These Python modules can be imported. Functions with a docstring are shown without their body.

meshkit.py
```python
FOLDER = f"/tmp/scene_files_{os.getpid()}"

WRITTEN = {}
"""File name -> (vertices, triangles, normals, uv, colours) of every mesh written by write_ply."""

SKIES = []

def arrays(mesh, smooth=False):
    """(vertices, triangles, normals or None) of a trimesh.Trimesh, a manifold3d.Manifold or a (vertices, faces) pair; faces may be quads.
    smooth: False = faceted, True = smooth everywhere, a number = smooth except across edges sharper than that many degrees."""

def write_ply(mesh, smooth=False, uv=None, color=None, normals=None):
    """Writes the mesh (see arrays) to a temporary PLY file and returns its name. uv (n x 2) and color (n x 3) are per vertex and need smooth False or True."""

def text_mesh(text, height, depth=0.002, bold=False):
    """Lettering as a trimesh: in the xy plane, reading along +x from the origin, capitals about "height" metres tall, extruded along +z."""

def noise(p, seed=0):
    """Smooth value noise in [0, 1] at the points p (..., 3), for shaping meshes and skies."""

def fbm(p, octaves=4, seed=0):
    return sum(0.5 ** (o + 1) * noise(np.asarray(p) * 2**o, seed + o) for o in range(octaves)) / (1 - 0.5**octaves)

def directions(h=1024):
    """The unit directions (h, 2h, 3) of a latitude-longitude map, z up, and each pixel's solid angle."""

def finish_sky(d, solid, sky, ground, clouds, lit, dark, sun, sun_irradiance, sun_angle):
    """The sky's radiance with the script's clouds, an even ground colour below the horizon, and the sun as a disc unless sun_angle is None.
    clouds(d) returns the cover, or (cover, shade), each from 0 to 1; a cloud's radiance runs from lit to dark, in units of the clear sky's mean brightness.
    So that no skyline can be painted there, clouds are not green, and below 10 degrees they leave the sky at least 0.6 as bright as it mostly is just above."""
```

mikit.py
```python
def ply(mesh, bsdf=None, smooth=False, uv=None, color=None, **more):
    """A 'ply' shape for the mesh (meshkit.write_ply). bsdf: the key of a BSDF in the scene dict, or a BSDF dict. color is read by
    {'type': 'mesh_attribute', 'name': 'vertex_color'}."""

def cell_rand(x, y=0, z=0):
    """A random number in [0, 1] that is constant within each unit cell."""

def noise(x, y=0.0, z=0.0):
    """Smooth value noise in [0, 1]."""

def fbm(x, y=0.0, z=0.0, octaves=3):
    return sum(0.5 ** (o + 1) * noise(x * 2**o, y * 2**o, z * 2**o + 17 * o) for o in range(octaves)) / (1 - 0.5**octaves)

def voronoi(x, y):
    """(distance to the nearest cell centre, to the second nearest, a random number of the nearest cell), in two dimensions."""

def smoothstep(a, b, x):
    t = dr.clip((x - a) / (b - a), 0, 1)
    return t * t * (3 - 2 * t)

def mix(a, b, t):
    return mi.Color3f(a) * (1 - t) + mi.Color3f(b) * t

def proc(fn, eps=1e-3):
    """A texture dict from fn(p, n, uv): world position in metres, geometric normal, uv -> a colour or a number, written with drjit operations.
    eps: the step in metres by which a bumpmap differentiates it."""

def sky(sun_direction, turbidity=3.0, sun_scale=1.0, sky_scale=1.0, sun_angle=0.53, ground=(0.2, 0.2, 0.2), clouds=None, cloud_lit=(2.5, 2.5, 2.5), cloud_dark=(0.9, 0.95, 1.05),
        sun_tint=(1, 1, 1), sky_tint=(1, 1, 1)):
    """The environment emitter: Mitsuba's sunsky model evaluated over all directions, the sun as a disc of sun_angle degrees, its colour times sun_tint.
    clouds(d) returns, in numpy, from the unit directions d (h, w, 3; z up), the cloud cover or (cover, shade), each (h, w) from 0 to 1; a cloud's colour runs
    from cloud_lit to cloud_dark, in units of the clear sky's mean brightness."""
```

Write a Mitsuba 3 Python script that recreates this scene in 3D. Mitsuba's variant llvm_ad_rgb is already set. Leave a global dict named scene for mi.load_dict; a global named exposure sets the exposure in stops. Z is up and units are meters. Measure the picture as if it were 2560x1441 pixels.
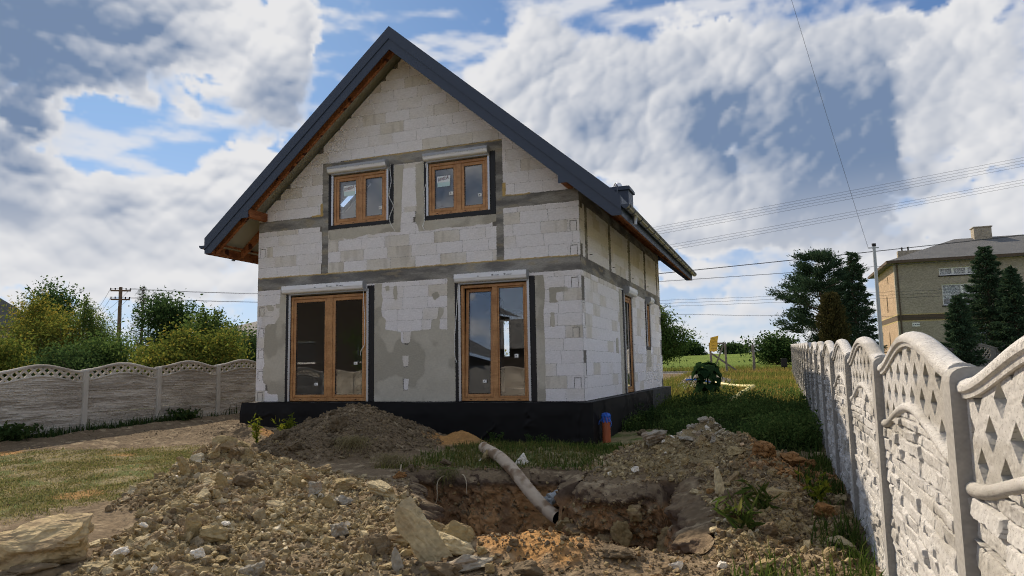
import math, random
import numpy as np, trimesh, mitsuba as mi, drjit as dr
import mikit, meshkit
from mikit import proc, noise, fbm, voronoi, smoothstep, mix, cell_rand
from shapely.geometry import Polygon, MultiPolygon, box as sbox, LineString
from shapely.ops import unary_union
from shapely import affinity

# ------------------------------------------------------------------ camera, sky, exposure
T = mi.ScalarTransform4f
YAW, PITCH, ROLL = math.radians(20.5597), math.radians(6.4505), math.radians(-1.0608)
EYE = np.array([3.54475, -13.25625, 0.64576])
fwd = np.array([-math.sin(YAW) * math.cos(PITCH), math.cos(YAW) * math.cos(PITCH), math.sin(PITCH)])
rgt = np.cross(fwd, [0, 0, 1]); rgt /= np.linalg.norm(rgt)
upv = np.cross(rgt, fwd)
upr = -rgt * math.sin(ROLL) + upv * math.cos(ROLL)
scene = {'type': 'scene', 'camera': {
    'type': 'perspective', 'fov': 2 * math.degrees(math.atan(1280 / 1777.38)), 'fov_axis': 'x', 'near_clip': 0.05, 'far_clip': 5000.0,
    'to_world': T().look_at(origin=EYE.tolist(), target=(EYE + fwd).tolist(), up=upr.tolist())}}
labels = {}
exposure = 2.05

SUN = np.array([-1.0, 0.85, 1.05])
# cumulus masses: azimuth (degrees, left of +y), elevation, half width, half height, tilt, strength
CLOUDS = [
 (54.0,23.4,7.4,3.5,-8,1.25),(56.3,17.9,2.4,6.8,0,1.25),(50.4,24.9,5.2,2.3,0,.75),(50.5,22.4,3.2,1.8,-20,.95),(46.4,24.9,3.9,2.9,10,.6),(41.5,24.3,4.5,3.5,-25,1.0),
 (39.1,24.3,2.4,2.9,0,1.0),(39.6,21.1,2.7,2.3,0,1.0),(41.4,19.5,3.5,1.5,10,.75),(36.0,23.4,1.9,1.3,0,.5),(48.3,19.3,4.8,1.3,14,.62),(54.2,15.9,1.6,1.2,0,.95),
 (55.7,14.4,2.9,1.9,0,.9),(55.0,11.3,4.8,2.9,0,1.0),(51.6,12.2,2.9,2.6,0,.95),(49.0,10.7,4.5,2.3,10,1.0),(45.7,12.1,4.2,2.6,0,.95),(42.9,13.8,2.9,2.4,0,.95),
 (41.3,15.7,2.4,1.5,0,1.0),(40.6,13.1,3.5,2.9,0,.95),(49.7,8.4,4.8,1.6,0,.55),(42.8,9.4,3.9,1.6,0,.5),(55.3,8.0,3.9,1.3,0,.6),(18.2,24.8,2.4,2.9,0,1.1),
 (21.9,21.9,2.9,2.3,0,1.05),(14.9,22.9,3.5,2.9,0,1.1),(16.3,19.9,5.5,3.5,0,1.1),(9.7,21.6,4.8,3.5,0,1.1),(3.3,21.9,6.1,2.9,0,1.15),(-3.1,20.9,5.5,2.9,0,1.15),
 (6.7,17.8,5.8,2.9,10,1.15),(-2.3,17.1,7.7,5.5,0,1.3),(-5.3,12.3,4.5,3.5,0,1.2),(-.5,11.7,3.5,2.9,0,.9),(13.1,17.3,3.5,1.9,10,.95),(6.2,13.2,2.9,1.9,0,.95),
 (2.6,12.9,2.3,1.6,0,1.05),(8.5,11.1,2.9,1.3,0,1.0),(4.2,10.2,4.8,1.5,0,1.0),(-9.7,8.7,4.2,1.3,0,.8),(-11.1,17.3,1.9,2.3,0,.5),(-13.4,19.2,5.8,3.9,-25,.55),
 (-13.1,12.9,5.2,4.2,0,.62),(-13.3,9.1,5.2,1.6,0,.6),(4.2,4.7,7.1,1.3,0,.45),(5.6,6.9,5.5,1.0,0,.5),(-5.0,23.1,3.9,1.6,-10,.7),(21.4,15.7,3.9,1.9,0,.5),
 (54.7,8.1,4.8,1.6,0,1.0),(49.5,9.6,4.8,1.9,0,1.0),(44.5,8.7,4.5,1.9,0,1.0),(51.1,6.4,8.4,1.3,0,.8),(42.8,7.0,4.5,1.1,0,.8),(51.5,21.6,1.6,1.9,0,.5),]
DARK = [
 (55.0,23.2,6.1,3.5,0,1.9),(56.3,16.8,2.3,5.5,0,1.8),(46.6,24.8,3.2,2.3,0,.45),(39.3,21.0,1.8,1.5,0,.85),(40.8,22.1,1.3,1.3,0,.3),(51.5,9.7,1.9,1.5,0,.55),
 (49.8,12.1,1.9,1.3,20,.5),(55.5,10.7,1.9,.7,0,.55),(46.4,9.8,1.9,.7,0,.5),(42.9,11.2,2.3,.8,0,.35),(13.7,18.9,2.1,1.5,10,.75),(11.1,18.4,1.9,1.3,0,.4),
 (4.0,20.2,3.5,1.3,0,.55),(2.1,17.0,5.5,2.3,12,.85),(-4.5,16.8,4.8,5.5,0,1.1),(-5.6,12.3,3.5,3.2,0,1.0),(-2.4,10.3,3.5,2.3,0,.7),(-9.9,8.8,2.9,.9,0,.8),
 (7.3,10.1,2.9,.9,0,.5),(8.7,15.5,1.6,1.0,0,.35),(-.7,8.7,4.8,1.9,0,.5),(50.9,8.4,2.9,.8,0,.4),(46.6,8.0,2.9,.6,0,.35),(5.0,18.8,1.9,1.3,0,.4),
 (-3.6,19.4,1.9,1.9,0,.5),]
CLEAR = [
 (53.1,18.7,3.5,1.9,0,.5),(51.2,15.2,5.8,1.6,8,.9),(45.3,16.5,4.8,1.9,0,.75),(45.7,22.0,1.9,1.9,0,.3),(43.2,21.8,1.3,2.3,20,.35),(34.7,20.6,1.9,5.8,0,.8),
 (28.2,24.2,3.5,5.5,0,.7),(24.5,26.8,3.5,1.9,0,.5),(12.7,26.8,3.9,1.3,0,.5),(6.3,25.6,4.2,1.0,0,.4),(-9.0,16.0,.8,4.8,0,.5),(-5.6,24.5,6.5,1.0,0,.4),
 (44.4,7.5,4.2,1.3,0,.3),(5.5,8.5,4.5,.8,0,.3),]

def clouds(d):
    """cover and shade per direction: cumulus masses with billowing noise edges, streaks of thin high cloud between them"""
    A = np.degrees(np.arctan2(-d[..., 0], d[..., 1])); E = np.degrees(np.arcsin(np.clip(d[..., 2], -1, 1)))
    def field(lst, p=1.0):
        f = np.zeros(A.shape)
        for a, e, ra, re, t, s in lst:
            da = (A - a + 180) % 360 - 180; de = E - e
            m = (np.abs(da) < 4 * max(ra, re)) & (np.abs(de) < 4 * max(ra, re))
            c, n_ = math.cos(math.radians(t)), math.sin(math.radians(t))
            u = (da[m] * c + de[m] * n_) / ra; v = (-da[m] * n_ + de[m] * c) / re
            f[m] += s * np.exp(-(u * u + v * v) ** p)
        return f
    near = np.exp(-(((A - 20.5 + 180) % 360 - 180) / 46.0) ** 8)           # where the masses listed above are; elsewhere noise alone
    w = np.stack([meshkit.fbm(d * 8 + k * 31, 4, 5 + k) - .5 for k in range(2)], -1)
    u, v = A * .9 + 3.4 * w[..., 0], E * 1.15 + 3.0 * w[..., 1]
    def puffs(f, seed):                                                    # rounded heads: how near the nearest of many scattered centres is
        x, y = u * f + seed * 7.3, v * f + seed * 3.1; cx, cy = np.floor(x), np.floor(y); best = np.full(x.shape, 9.0)
        for i in (-1, 0, 1):
            for j in (-1, 0, 1):
                gx_, gy_ = cx + i, cy + j; h1 = np.sin(gx_ * 127.1 + gy_ * 311.7 + seed * 74.7) * 43758.5453; h2 = np.sin(gx_ * 269.5 + gy_ * 183.3 + seed * 19.1) * 24634.6345
                best = np.minimum(best, (gx_ + h1 - np.floor(h1) - x) ** 2 + (gy_ + h2 - np.floor(h2) - y) ** 2)
        return 1 - np.clip(best, 0, 1)
    p0, p1, p2, p3, p4 = puffs(.15, 5), puffs(.30, 1), puffs(.62, 2), puffs(1.3, 3), puffs(2.6, 4)
    fine = meshkit.fbm(d * 46 + .5 * w[..., :1], 5, 9) - .5
    big = meshkit.fbm(d * [5, 5, 8], 3, 3)
    mod = .25 + 1.5 * meshkit.fbm(d * 12 + .4 * w[..., :1], 4, 66)
    mac = near * (1.15 * np.tanh(.95 * field(CLOUDS, 1.05)) * mod - .9 * field(CLEAR)) + (1 - near) * 1.25 * smoothstep_np(.40, .60, big)
    puff = .40 * (p0 - .62) + .42 * (p1 - .62) + .34 * (p2 - .62) + .24 * (p3 - .62) + .14 * (p4 - .62)
    den = np.minimum(mac, 1.0) + .2 * np.maximum(mac - 1.0, 0) + 1.05 * puff + .75 * fine
    soft = smoothstep_np(.44, .60, meshkit.fbm(d * 11 + 3, 3, 55))
    cov = smoothstep_np(.34 - .12 * soft, .54 + .5 * soft, den)
    hgt = np.minimum(mac, 1.2) * 1.1 + 1.2 * (p0 - .62) + .62 * (p1 - .62) + .24 * (p2 - .62) + .07 * (p3 - .62) + .10 * fine
    gy_, gx_ = np.gradient(hgt); gy_ = -gy_ / .176; gx_ = gx_ / -.176       # per degree, E up and A to the left
    if A[0, A.shape[1] // 4 * 1] < A[0, A.shape[1] // 4 + 1]: gx_ = -gx_
    la, le = (49.6 - A + 180) % 360 - 180, 38.7 - E; ln = np.hypot(la, le) + 1e-6
    relief = -(gx_ * la + gy_ * le) / ln                                   # > 0 on the side turned to the sun
    relief = np.clip(relief * .9, -.7, .5)
    s = meshkit.fbm(d * [15, 15, 40] + np.stack([w[..., 0], w[..., 1], w[..., 0]], -1) * .9 + 7, 6, 77)   # thin high streaks and the pale air low down
    st = smoothstep_np(.47, .72, s + .3 * (big - .5)) * .8
    veil = .42 * smoothstep_np(20, 1, E) + .03
    cov = 1 - (1 - cov) * (1 - st) * (1 - veil)
    dark = near * field(DARK, 1.0) + (1 - near) * .55 * smoothstep_np(.5, .7, big)
    body = smoothstep_np(.46, .95, den)                                    # lit where thin, grey where thick
    shade = .95 * np.tanh(.9 * dark) * (.30 + .70 * body) * (1.0 + .5 * fine - .30 * puff + .25 * (mod - 1)) + body * (.22 - .62 * relief + .8 * (big - .45) + .12 * (mod - 1) + .2 * fine - .22 * puff)
    return np.clip(cov, 0, 1), np.clip(shade, 0, 1) * (.5 + .5 * smoothstep_np(8, 15, E))

def smoothstep_np(a, b, x):
    t = np.clip((x - a) / (b - a), 0, 1); return t * t * (3 - 2 * t)

SKY = dict(turbidity=2.4, sun_scale=.95, sky_scale=.66, cloud_lit=(3.5, 3.5, 3.55), cloud_dark=(.78, 1.12, 1.75), sky_tint=(.74, .93, 1.18), sun_tint=(.97, 1.0, 1.06))
SKY['clouds'] = clouds
scene['sky'] = mikit.sky(SUN, **SKY)

# ------------------------------------------------------------------ mesh helpers: a mesh is (vertices, triangles)
def cat(ms):
    vs, fs, n = [], [], 0
    for v, f in ms:
        vs.append(np.asarray(v, float)); fs.append(np.asarray(f, int) + n); n += len(v)
    return np.vstack(vs), np.vstack(fs)
BOXF = np.array([[0,2,1],[0,3,2],[4,5,6],[4,6,7],[0,1,5],[0,5,4],[1,2,6],[1,6,5],[2,3,7],[2,7,6],[3,0,4],[3,4,7]])
def bx(x0, x1, y0, y1, z0, z1):
    return np.array([[x0,y0,z0],[x1,y0,z0],[x1,y1,z0],[x0,y1,z0],[x0,y0,z1],[x1,y0,z1],[x1,y1,z1],[x0,y1,z1]], float), BOXF
def bbx(x0, x1, y0, y1, z0, z1, c=.006):
    """box with chamfered edges"""
    a = np.array([[x0,x1],[y0,y1],[z0,z1]], float); pts = []
    for i in range(8):
        s = [(i >> k) & 1 for k in range(3)]
        for k in range(3):
            p = [a[j][s[j]] + (c if s[j] == 0 else -c) for j in range(3)]; p[k] = a[k][s[k]]; pts.append(p)
    h = trimesh.convex.convex_hull(np.array(pts)); return np.array(h.vertices), np.array(h.faces)
def beam(p, q, w, h, up=(0, 0, 1)):
    """a bar of section w x h from p to q, h measured along up"""
    p, q = np.array(p, float), np.array(q, float); d = (q - p) / np.linalg.norm(q - p)
    s = np.cross(d, up); s /= np.linalg.norm(s); u = np.cross(s, d)
    v = [a + s * i * w / 2 + u * j * h / 2 for a in (p, q) for i, j in ((-1,-1),(1,-1),(1,1),(-1,1))]
    return np.array(v), np.array([[0,1,2],[0,2,3],[4,6,5],[4,7,6],[0,5,1],[0,4,5],[1,6,2],[1,5,6],[2,7,3],[2,6,7],[3,4,0],[3,7,4]])
def tube(path, r, n=8, cap=True):
    P = np.asarray(path, float); m = len(P); r = np.broadcast_to(np.asarray(r, float), (m,))
    t = np.gradient(P, axis=0); t /= np.linalg.norm(t, axis=1, keepdims=True) + 1e-12
    a = np.cross(t, [0, 0, 1.0]); k = np.linalg.norm(a, axis=1) < .2; a[k] = np.cross(t[k], [1.0, 0, 0]); a /= np.linalg.norm(a, axis=1, keepdims=True)
    for i in range(1, m):
        a[i] = a[i-1] - t[i] * (a[i-1] @ t[i]); a[i] /= np.linalg.norm(a[i])
    b = np.cross(t, a); th = np.arange(n) * 2 * np.pi / n
    v = (P[:, None] + r[:, None, None] * (np.cos(th)[None, :, None] * a[:, None] + np.sin(th)[None, :, None] * b[:, None])).reshape(-1, 3)
    i, j = np.meshgrid(np.arange(m - 1), np.arange(n), indexing='ij'); i, j = i.ravel(), j.ravel(); jn = (j + 1) % n
    f = np.vstack([np.stack([i*n+j, i*n+jn, (i+1)*n+jn], 1), np.stack([i*n+j, (i+1)*n+jn, (i+1)*n+j], 1)])
    if cap:
        v = np.vstack([v, P[:1], P[-1:]]); c0, c1 = m*n, m*n+1; k = np.arange(n); kn = (k + 1) % n
        f = np.vstack([f, np.stack([np.full(n, c0), kn, k], 1), np.stack([np.full(n, c1), (m-1)*n+k, (m-1)*n+kn], 1)])
    return v, f[:, ::-1]
def extrude(poly, d, frame):
    """shapely polygon extruded by d; frame = (origin, axis of u, axis of v, axis of depth)"""
    out = []
    for g in getattr(poly, 'geoms', [poly]):
        if g.geom_type != 'Polygon' or g.area < 1e-6: continue
        m = trimesh.creation.extrude_polygon(g, d, engine='earcut'); o, u, v, w = map(np.array, frame)
        V = np.array(m.vertices); V = o + V[:, :1] * u + V[:, 1:2] * v + V[:, 2:] * w; F = np.array(m.faces)
        if np.dot(np.cross(u, v), w) < 0: F = F[:, ::-1]
        out.append((V, F))
    return cat(out) if out else None
def grid(xs, ys, zf):
    X, Y = np.meshgrid(xs, ys, indexing='ij'); Z = zf(X, Y) if callable(zf) else zf; nx, ny = X.shape
    i, j = np.meshgrid(np.arange(nx-1), np.arange(ny-1), indexing='ij'); k = (i*ny+j).ravel()
    f = np.vstack([np.stack([k, k+ny, k+ny+1], 1), np.stack([k, k+ny+1, k+1], 1)])
    return np.stack([X, Y, Z], -1).reshape(-1, 3), f
def xf(m, mat):
    v, f = m; mat = np.asarray(mat, float); return v @ mat[:3, :3].T + (mat[:3, 3] if mat.shape[0] == 4 else 0), f
def shift(m, t): return m[0] + np.array(t, float), m[1]
def rotz(a):
    c, s = math.cos(a), math.sin(a); return np.array([[c,-s,0],[s,c,0],[0,0,1.0]])
def rot(rng):
    q = rng.normal(size=4); q /= np.linalg.norm(q); return trimesh.transformations.quaternion_matrix(q)[:3, :3]

USED = {}
def numbered(name):
    USED[name] = USED.get(name, -1) + 1
    return name if USED[name] == 0 else f'{name}_{USED[name]:03d}'
def add(name, m, bsdf, parent=None, smooth=False, tone=None, label=None, category=None, group=None, kind=None):
    """one entry of the scene: a thing, or a part when parent is given. tone: one value per mesh (or n x 2), read by the material as uv"""
    key = numbered(f'{parent}__{name}' if parent else name)
    if m is not None:
        uv = None
        if tone is not None:
            tone = np.asarray(tone, float); uv = np.broadcast_to(np.atleast_2d(tone) if tone.ndim else np.array([[tone, .5]]), (len(m[0]), 2)) if tone.ndim < 2 else tone
            if smooth not in (True, False): smooth = False
        scene[key] = mikit.ply(m, bsdf, smooth=smooth, uv=uv)
    tag(key, label, category, group, kind)
    return key
def tag(key, label=None, category=None, group=None, kind=None):
    e = {k: v for k, v in dict(label=label, category=category, group=group, kind=kind).items() if v}
    if e: labels.setdefault(key, {}).update(e)
def thing(name, label, category, group=None):
    key = numbered(name); tag(key, label, category, group); return key

# ------------------------------------------------------------------ materials
def mat(key, color, rough=.8, spec=.3, bump=None, bscale=1.0, metal=0.0, twosided=True, coat=0.0, eps=1e-3):
    c = proc(color) if callable(color) else {'type': 'rgb', 'value': list(color)}
    b = {'type': 'principled', 'base_color': c, 'roughness': rough, 'specular': spec, 'metallic': metal}
    if coat: b['clearcoat'] = coat
    if bump: b = {'type': 'bumpmap', 'arbitrary': proc(bump, eps), 'scale': bscale, 'nested': b}
    scene[key] = {'type': 'twosided', 'nested': b} if twosided else b
def matd(key, color, twosided=True):
    c = proc(color) if callable(color) else {'type': 'rgb', 'value': list(color)}
    b = {'type': 'diffuse', 'reflectance': c}
    scene[key] = {'type': 'twosided', 'nested': b} if twosided else b

def c_aac(p, n, uv):
    g = fbm(p.x * 40, p.y * 40, p.z * 40, 2); s = fbm(p.x * 2.3 + uv.x * 40, p.y * 2.3, p.z * 2.3, 3)
    streak = smoothstep(.56, .72, fbm(p.x * 9 + uv.x * 17, p.y * 9, p.z * 1.2, 2))
    base = mix((.74, .725, .74), (.63, .595, .535), smoothstep(.45, 1.0, uv.x * .75 + s * .45))
    base = mix(base, (.36, .33, .28), .35 * streak * smoothstep(.5, .9, uv.x))
    return base * (.86 + .26 * g)
mat('m_aac', c_aac, .95, .15)
def c_conc(p, n, uv):
    s = fbm(p.x * 1.7, p.y * 1.7, p.z * 5.5, 4); g = fbm(p.x * 30, p.y * 30, p.z * 60, 2)
    b = mix((.14, .135, .13), (.30, .29, .265), smoothstep(.3, .72, s))
    return mix(b, (.34, .29, .20), .5 * smoothstep(.62, .74, fbm(p.x * 3 + 9, p.y * 3, p.z * 7, 3))) * (.75 + .5 * g)
mat('m_concrete', c_conc, .9, .2, bump=lambda p, n, uv: fbm(p.x * 22, p.y * 22, p.z * 60, 3), bscale=.006)
def c_parge(p, n, uv):
    s = fbm(p.x * 3.1, p.y * 3.1, p.z * 3.1, 4); g = fbm(p.x * 45, p.y * 45, p.z * 45, 2)
    k = smoothstep(.46, .54, fbm(p.x * 1.9 + 4, p.y * 1.9, p.z * 1.3 + 2, 3))
    return mix(mix((.43, .405, .34), (.53, .505, .44), s), (.335, .315, .262), .75 * k * uv.x) * (.86 + .26 * g)
mat('m_parge', c_parge, .92, .2, bump=lambda p, n, uv: fbm(p.x * 16, p.y * 16, p.z * 16, 3), bscale=.006)
mat('m_joint', (.15, .14, .125), .95)
mat('m_foam', lambda p, n, uv: mix((.55, .38, .13), (.36, .27, .13), fbm(p.x * 14, p.y * 14, p.z * 14, 3)), .8)
mat('m_film', lambda p, n, uv: mix((.005, .005, .006), (.010, .010, .011), fbm(p.x * 4, p.y * 4, p.z * 4, 3)), .45, .18,
    bump=lambda p, n, uv: dr.maximum(0, .25 - dr.square(dr.abs(p.x + p.y) * 50 - dr.floor(dr.abs(p.x + p.y) * 50) - .5) - dr.square(p.z * 50 - dr.floor(p.z * 50) - .5)), bscale=.018)
mat('m_footing', lambda p, n, uv: mix((.035, .037, .038), (.075, .078, .078), fbm(p.x * 3, p.y * 3, p.z * 3, 4)), .85)
mat('m_epdm', (.009, .009, .011), .5, .4)
def wood(c0, c1, f=1.0):
    def fn(p, n, uv):
        t = fbm(p.x * 5 * f, p.y * 5 * f, p.z * 5 * f, 3); g = fbm(p.x * 70 * f, p.y * 9 * f, p.z * 14 * f, 3); h = fbm(p.x * 12 * f, p.y * 9 * f, p.z * 70 * f, 3)
        return mix(c0, c1, smoothstep(.25, .75, .4 * t + .3 * g + .3 * h))
    return fn
mat('m_oak', wood((.30, .135, .045), (.50, .27, .115)), .38, .45)
def c_raft(p, n, uv):
    b = wood((.16, .052, .022), (.42, .17, .07), .8)(p, n, uv)
    return mix(b, (.06, .02, .012), smoothstep(.66, .74, fbm(p.x * 6 + 3, p.y * 6, p.z * 6, 2)))
mat('m_rafter', c_raft, .7, .2)
mat('m_membrane', lambda p, n, uv: mix((.30, .30, .24), (.40, .39, .33), fbm(p.x * 2, p.y * 2, p.z * 2, 3)), .8)
mat('m_roof', lambda p, n, uv: mix((.024, .038, .070), (.034, .050, .086), fbm(p.x * 60, p.y * 60, p.z * 60, 2)), .48, .5,
    bump=lambda p, n, uv: fbm(p.x * 160, p.y * 160, p.z * 160, 2), bscale=.0012)
mat('m_gutter', (.30, .31, .33), .25, .5, metal=.9)
mat('m_steel', (.62, .64, .66), .22, metal=1.0)
mat('m_alu', (.56, .57, .60), .34, .5, metal=.55)
mat('m_boxwhite', lambda p, n, uv: mix((.76, .77, .80), (.70, .72, .76), fbm(p.x * 3, p.y * 9, p.z * 9, 2)), .3, .5)
mat('m_boxgrey', (.34, .355, .38), .4, .5, metal=.3)
mat('m_white', (.75, .76, .76), .5)
mat('m_print', (.16, .17, .19), .6)
mat('m_red', (.62, .12, .10), .5)
mat('m_aqua', (.50, .66, .66), .5)
mat('m_dark', (.015, .015, .017), .6)
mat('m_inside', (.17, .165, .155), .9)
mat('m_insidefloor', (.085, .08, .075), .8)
scene['m_glass'] = {'type': 'thindielectric', 'int_ior': 1.62}
mat('m_orange_pipe', lambda p, n, uv: mix((.50, .135, .055), (.40, .12, .06), fbm(p.x * 9, p.y * 9, p.z * 9, 3)), .45, .4)
mat('m_blue', (.03, .13, .55), .4, .4)
mat('m_kerb', lambda p, n, uv: mix((.32, .30, .26), (.42, .39, .34), fbm(p.x * 4, p.y * 4, p.z * 9, 3)), .9)
def c_fence(p, n, uv):
    s = fbm(p.x * 3, p.y * 3, p.z * 3, 4); pore = voronoi(p.y * 95 + p.x * 40, p.z * 95)
    b = mix((.38, .378, .37), (.49, .487, .48), s)
    b = mix(b, (.30, .29, .265), .8 * smoothstep(.50, .66, fbm(p.x * 2, p.y * 1.3, p.z * 6, 4)))
    return mix(b, (.20, .19, .175), .75 * smoothstep(.26, .14, pore[0]) * (pore[2] > .62)) * (.86 + .28 * fbm(p.x * 60, p.y * 60, p.z * 60, 2))
mat('m_fence', c_fence, .92, .2, bump=lambda p, n, uv: fbm(p.x * 55, p.y * 55, p.z * 55, 3), bscale=.006)
def c_fence2(p, n, uv):
    s = fbm(p.x * 2, p.y * 1.1, p.z * 3, 4)
    b = mix((.38, .352, .312), (.53, .505, .46), smoothstep(.3, .7, s))
    return mix(b, (.25, .22, .185), .6 * smoothstep(.5, .68, fbm(p.x * 2, p.y * 1.2 + 7, p.z * 8, 4))) * (.8 + .4 * fbm(p.x * 30, p.y * 30, p.z * 30, 2))
mat('m_fence_old', c_fence2, .95, .15)
mat('m_post', lambda p, n, uv: mix((.25, .245, .235), (.36, .355, .34), fbm(p.x * 5, p.y * 5, p.z * 5, 4)) * (.82 + .36 * fbm(p.x * 70, p.y * 70, p.z * 70, 2)), .92, .2)
mat('m_post_old', lambda p, n, uv: mix((.42, .405, .37), (.54, .52, .48), fbm(p.x * 4, p.y * 4, p.z * 4, 3)), .95, .15)
mat('m_fence_grey', lambda p, n, uv: mix((.20, .195, .18), (.29, .28, .26), fbm(p.x * 2, p.y * 2, p.z * 6, 3)), .95, .15)
mat('m_yellow', lambda p, n, uv: mix((.66, .58, .20), (.55, .50, .22), fbm(p.x * 9, p.y * 9, p.z * 9, 3)), .5, .4)
mat('m_sheet', (.80, .50, .06), .5, .4)
mat('m_hose', lambda p, n, uv: mix(mix((.40, .33, .25), (.50, .43, .34), fbm(p.x * 8, p.y * 8, p.z * 8, 3)), (.20, .14, .09), smoothstep(.48, .66, fbm(p.x * 5 + 2, p.y * 5, p.z * 5, 3))), .7, .2)
mat('m_greyplastic', (.30, .33, .35), .5)
mat('m_galv', (.36, .39, .41), .45, .5, metal=.5)
mat('m_wire', (.05, .052, .058), .6)
mat('m_greywood', wood((.13, .115, .10), (.30, .27, .235)), .85)
mat('m_polewood', wood((.10, .068, .045), (.20, .14, .10)), .9)

def c_dash(a, b):
    return lambda p, n, uv: mix(a, b, fbm(p.x * 1.1, p.y * 1.1, p.z * 1.1, 4)) * (.60 + .80 * fbm(p.x * 11, p.y * 11, p.z * 11, 3))
mat('m_dash', c_dash((.30, .265, .21), (.39, .35, .285)), .95, .1)
mat('m_dash_sunlit', c_dash((.36, .26, .18), (.43, .32, .225)), .95, .1)  # same pebble-dash tinted warmer: sun on the side wall put into its colour
mat('m_felt', lambda p, n, uv: mix((.085, .09, .095), (.13, .135, .14), fbm(p.x * 2, p.y * 2, p.z * 2, 4)), .85, .3)
mat('m_bandbrown', (.10, .072, .052), .8)
mat('m_bandyellow', (.45, .36, .16), .8)
mat('m_curtain', lambda p, n, uv: mix((.10, .14, .15), (.42, .46, .46), smoothstep(.35, .65, fbm(p.x * 9, p.y * 9, p.z * 9, 3))), .9)
mat('m_sheetprint', (.38, .24, .05), .6)
mat('m_drygrass', (.26, .17, .08), .9)
mat('m_root', (.42, .36, .26), .8)
mat('m_brownwall', lambda p, n, uv: mix((.018, .015, .013), (.04, .033, .028), fbm(p.x * .6, p.y * .6, p.z * 9, 4)), .9)
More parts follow.
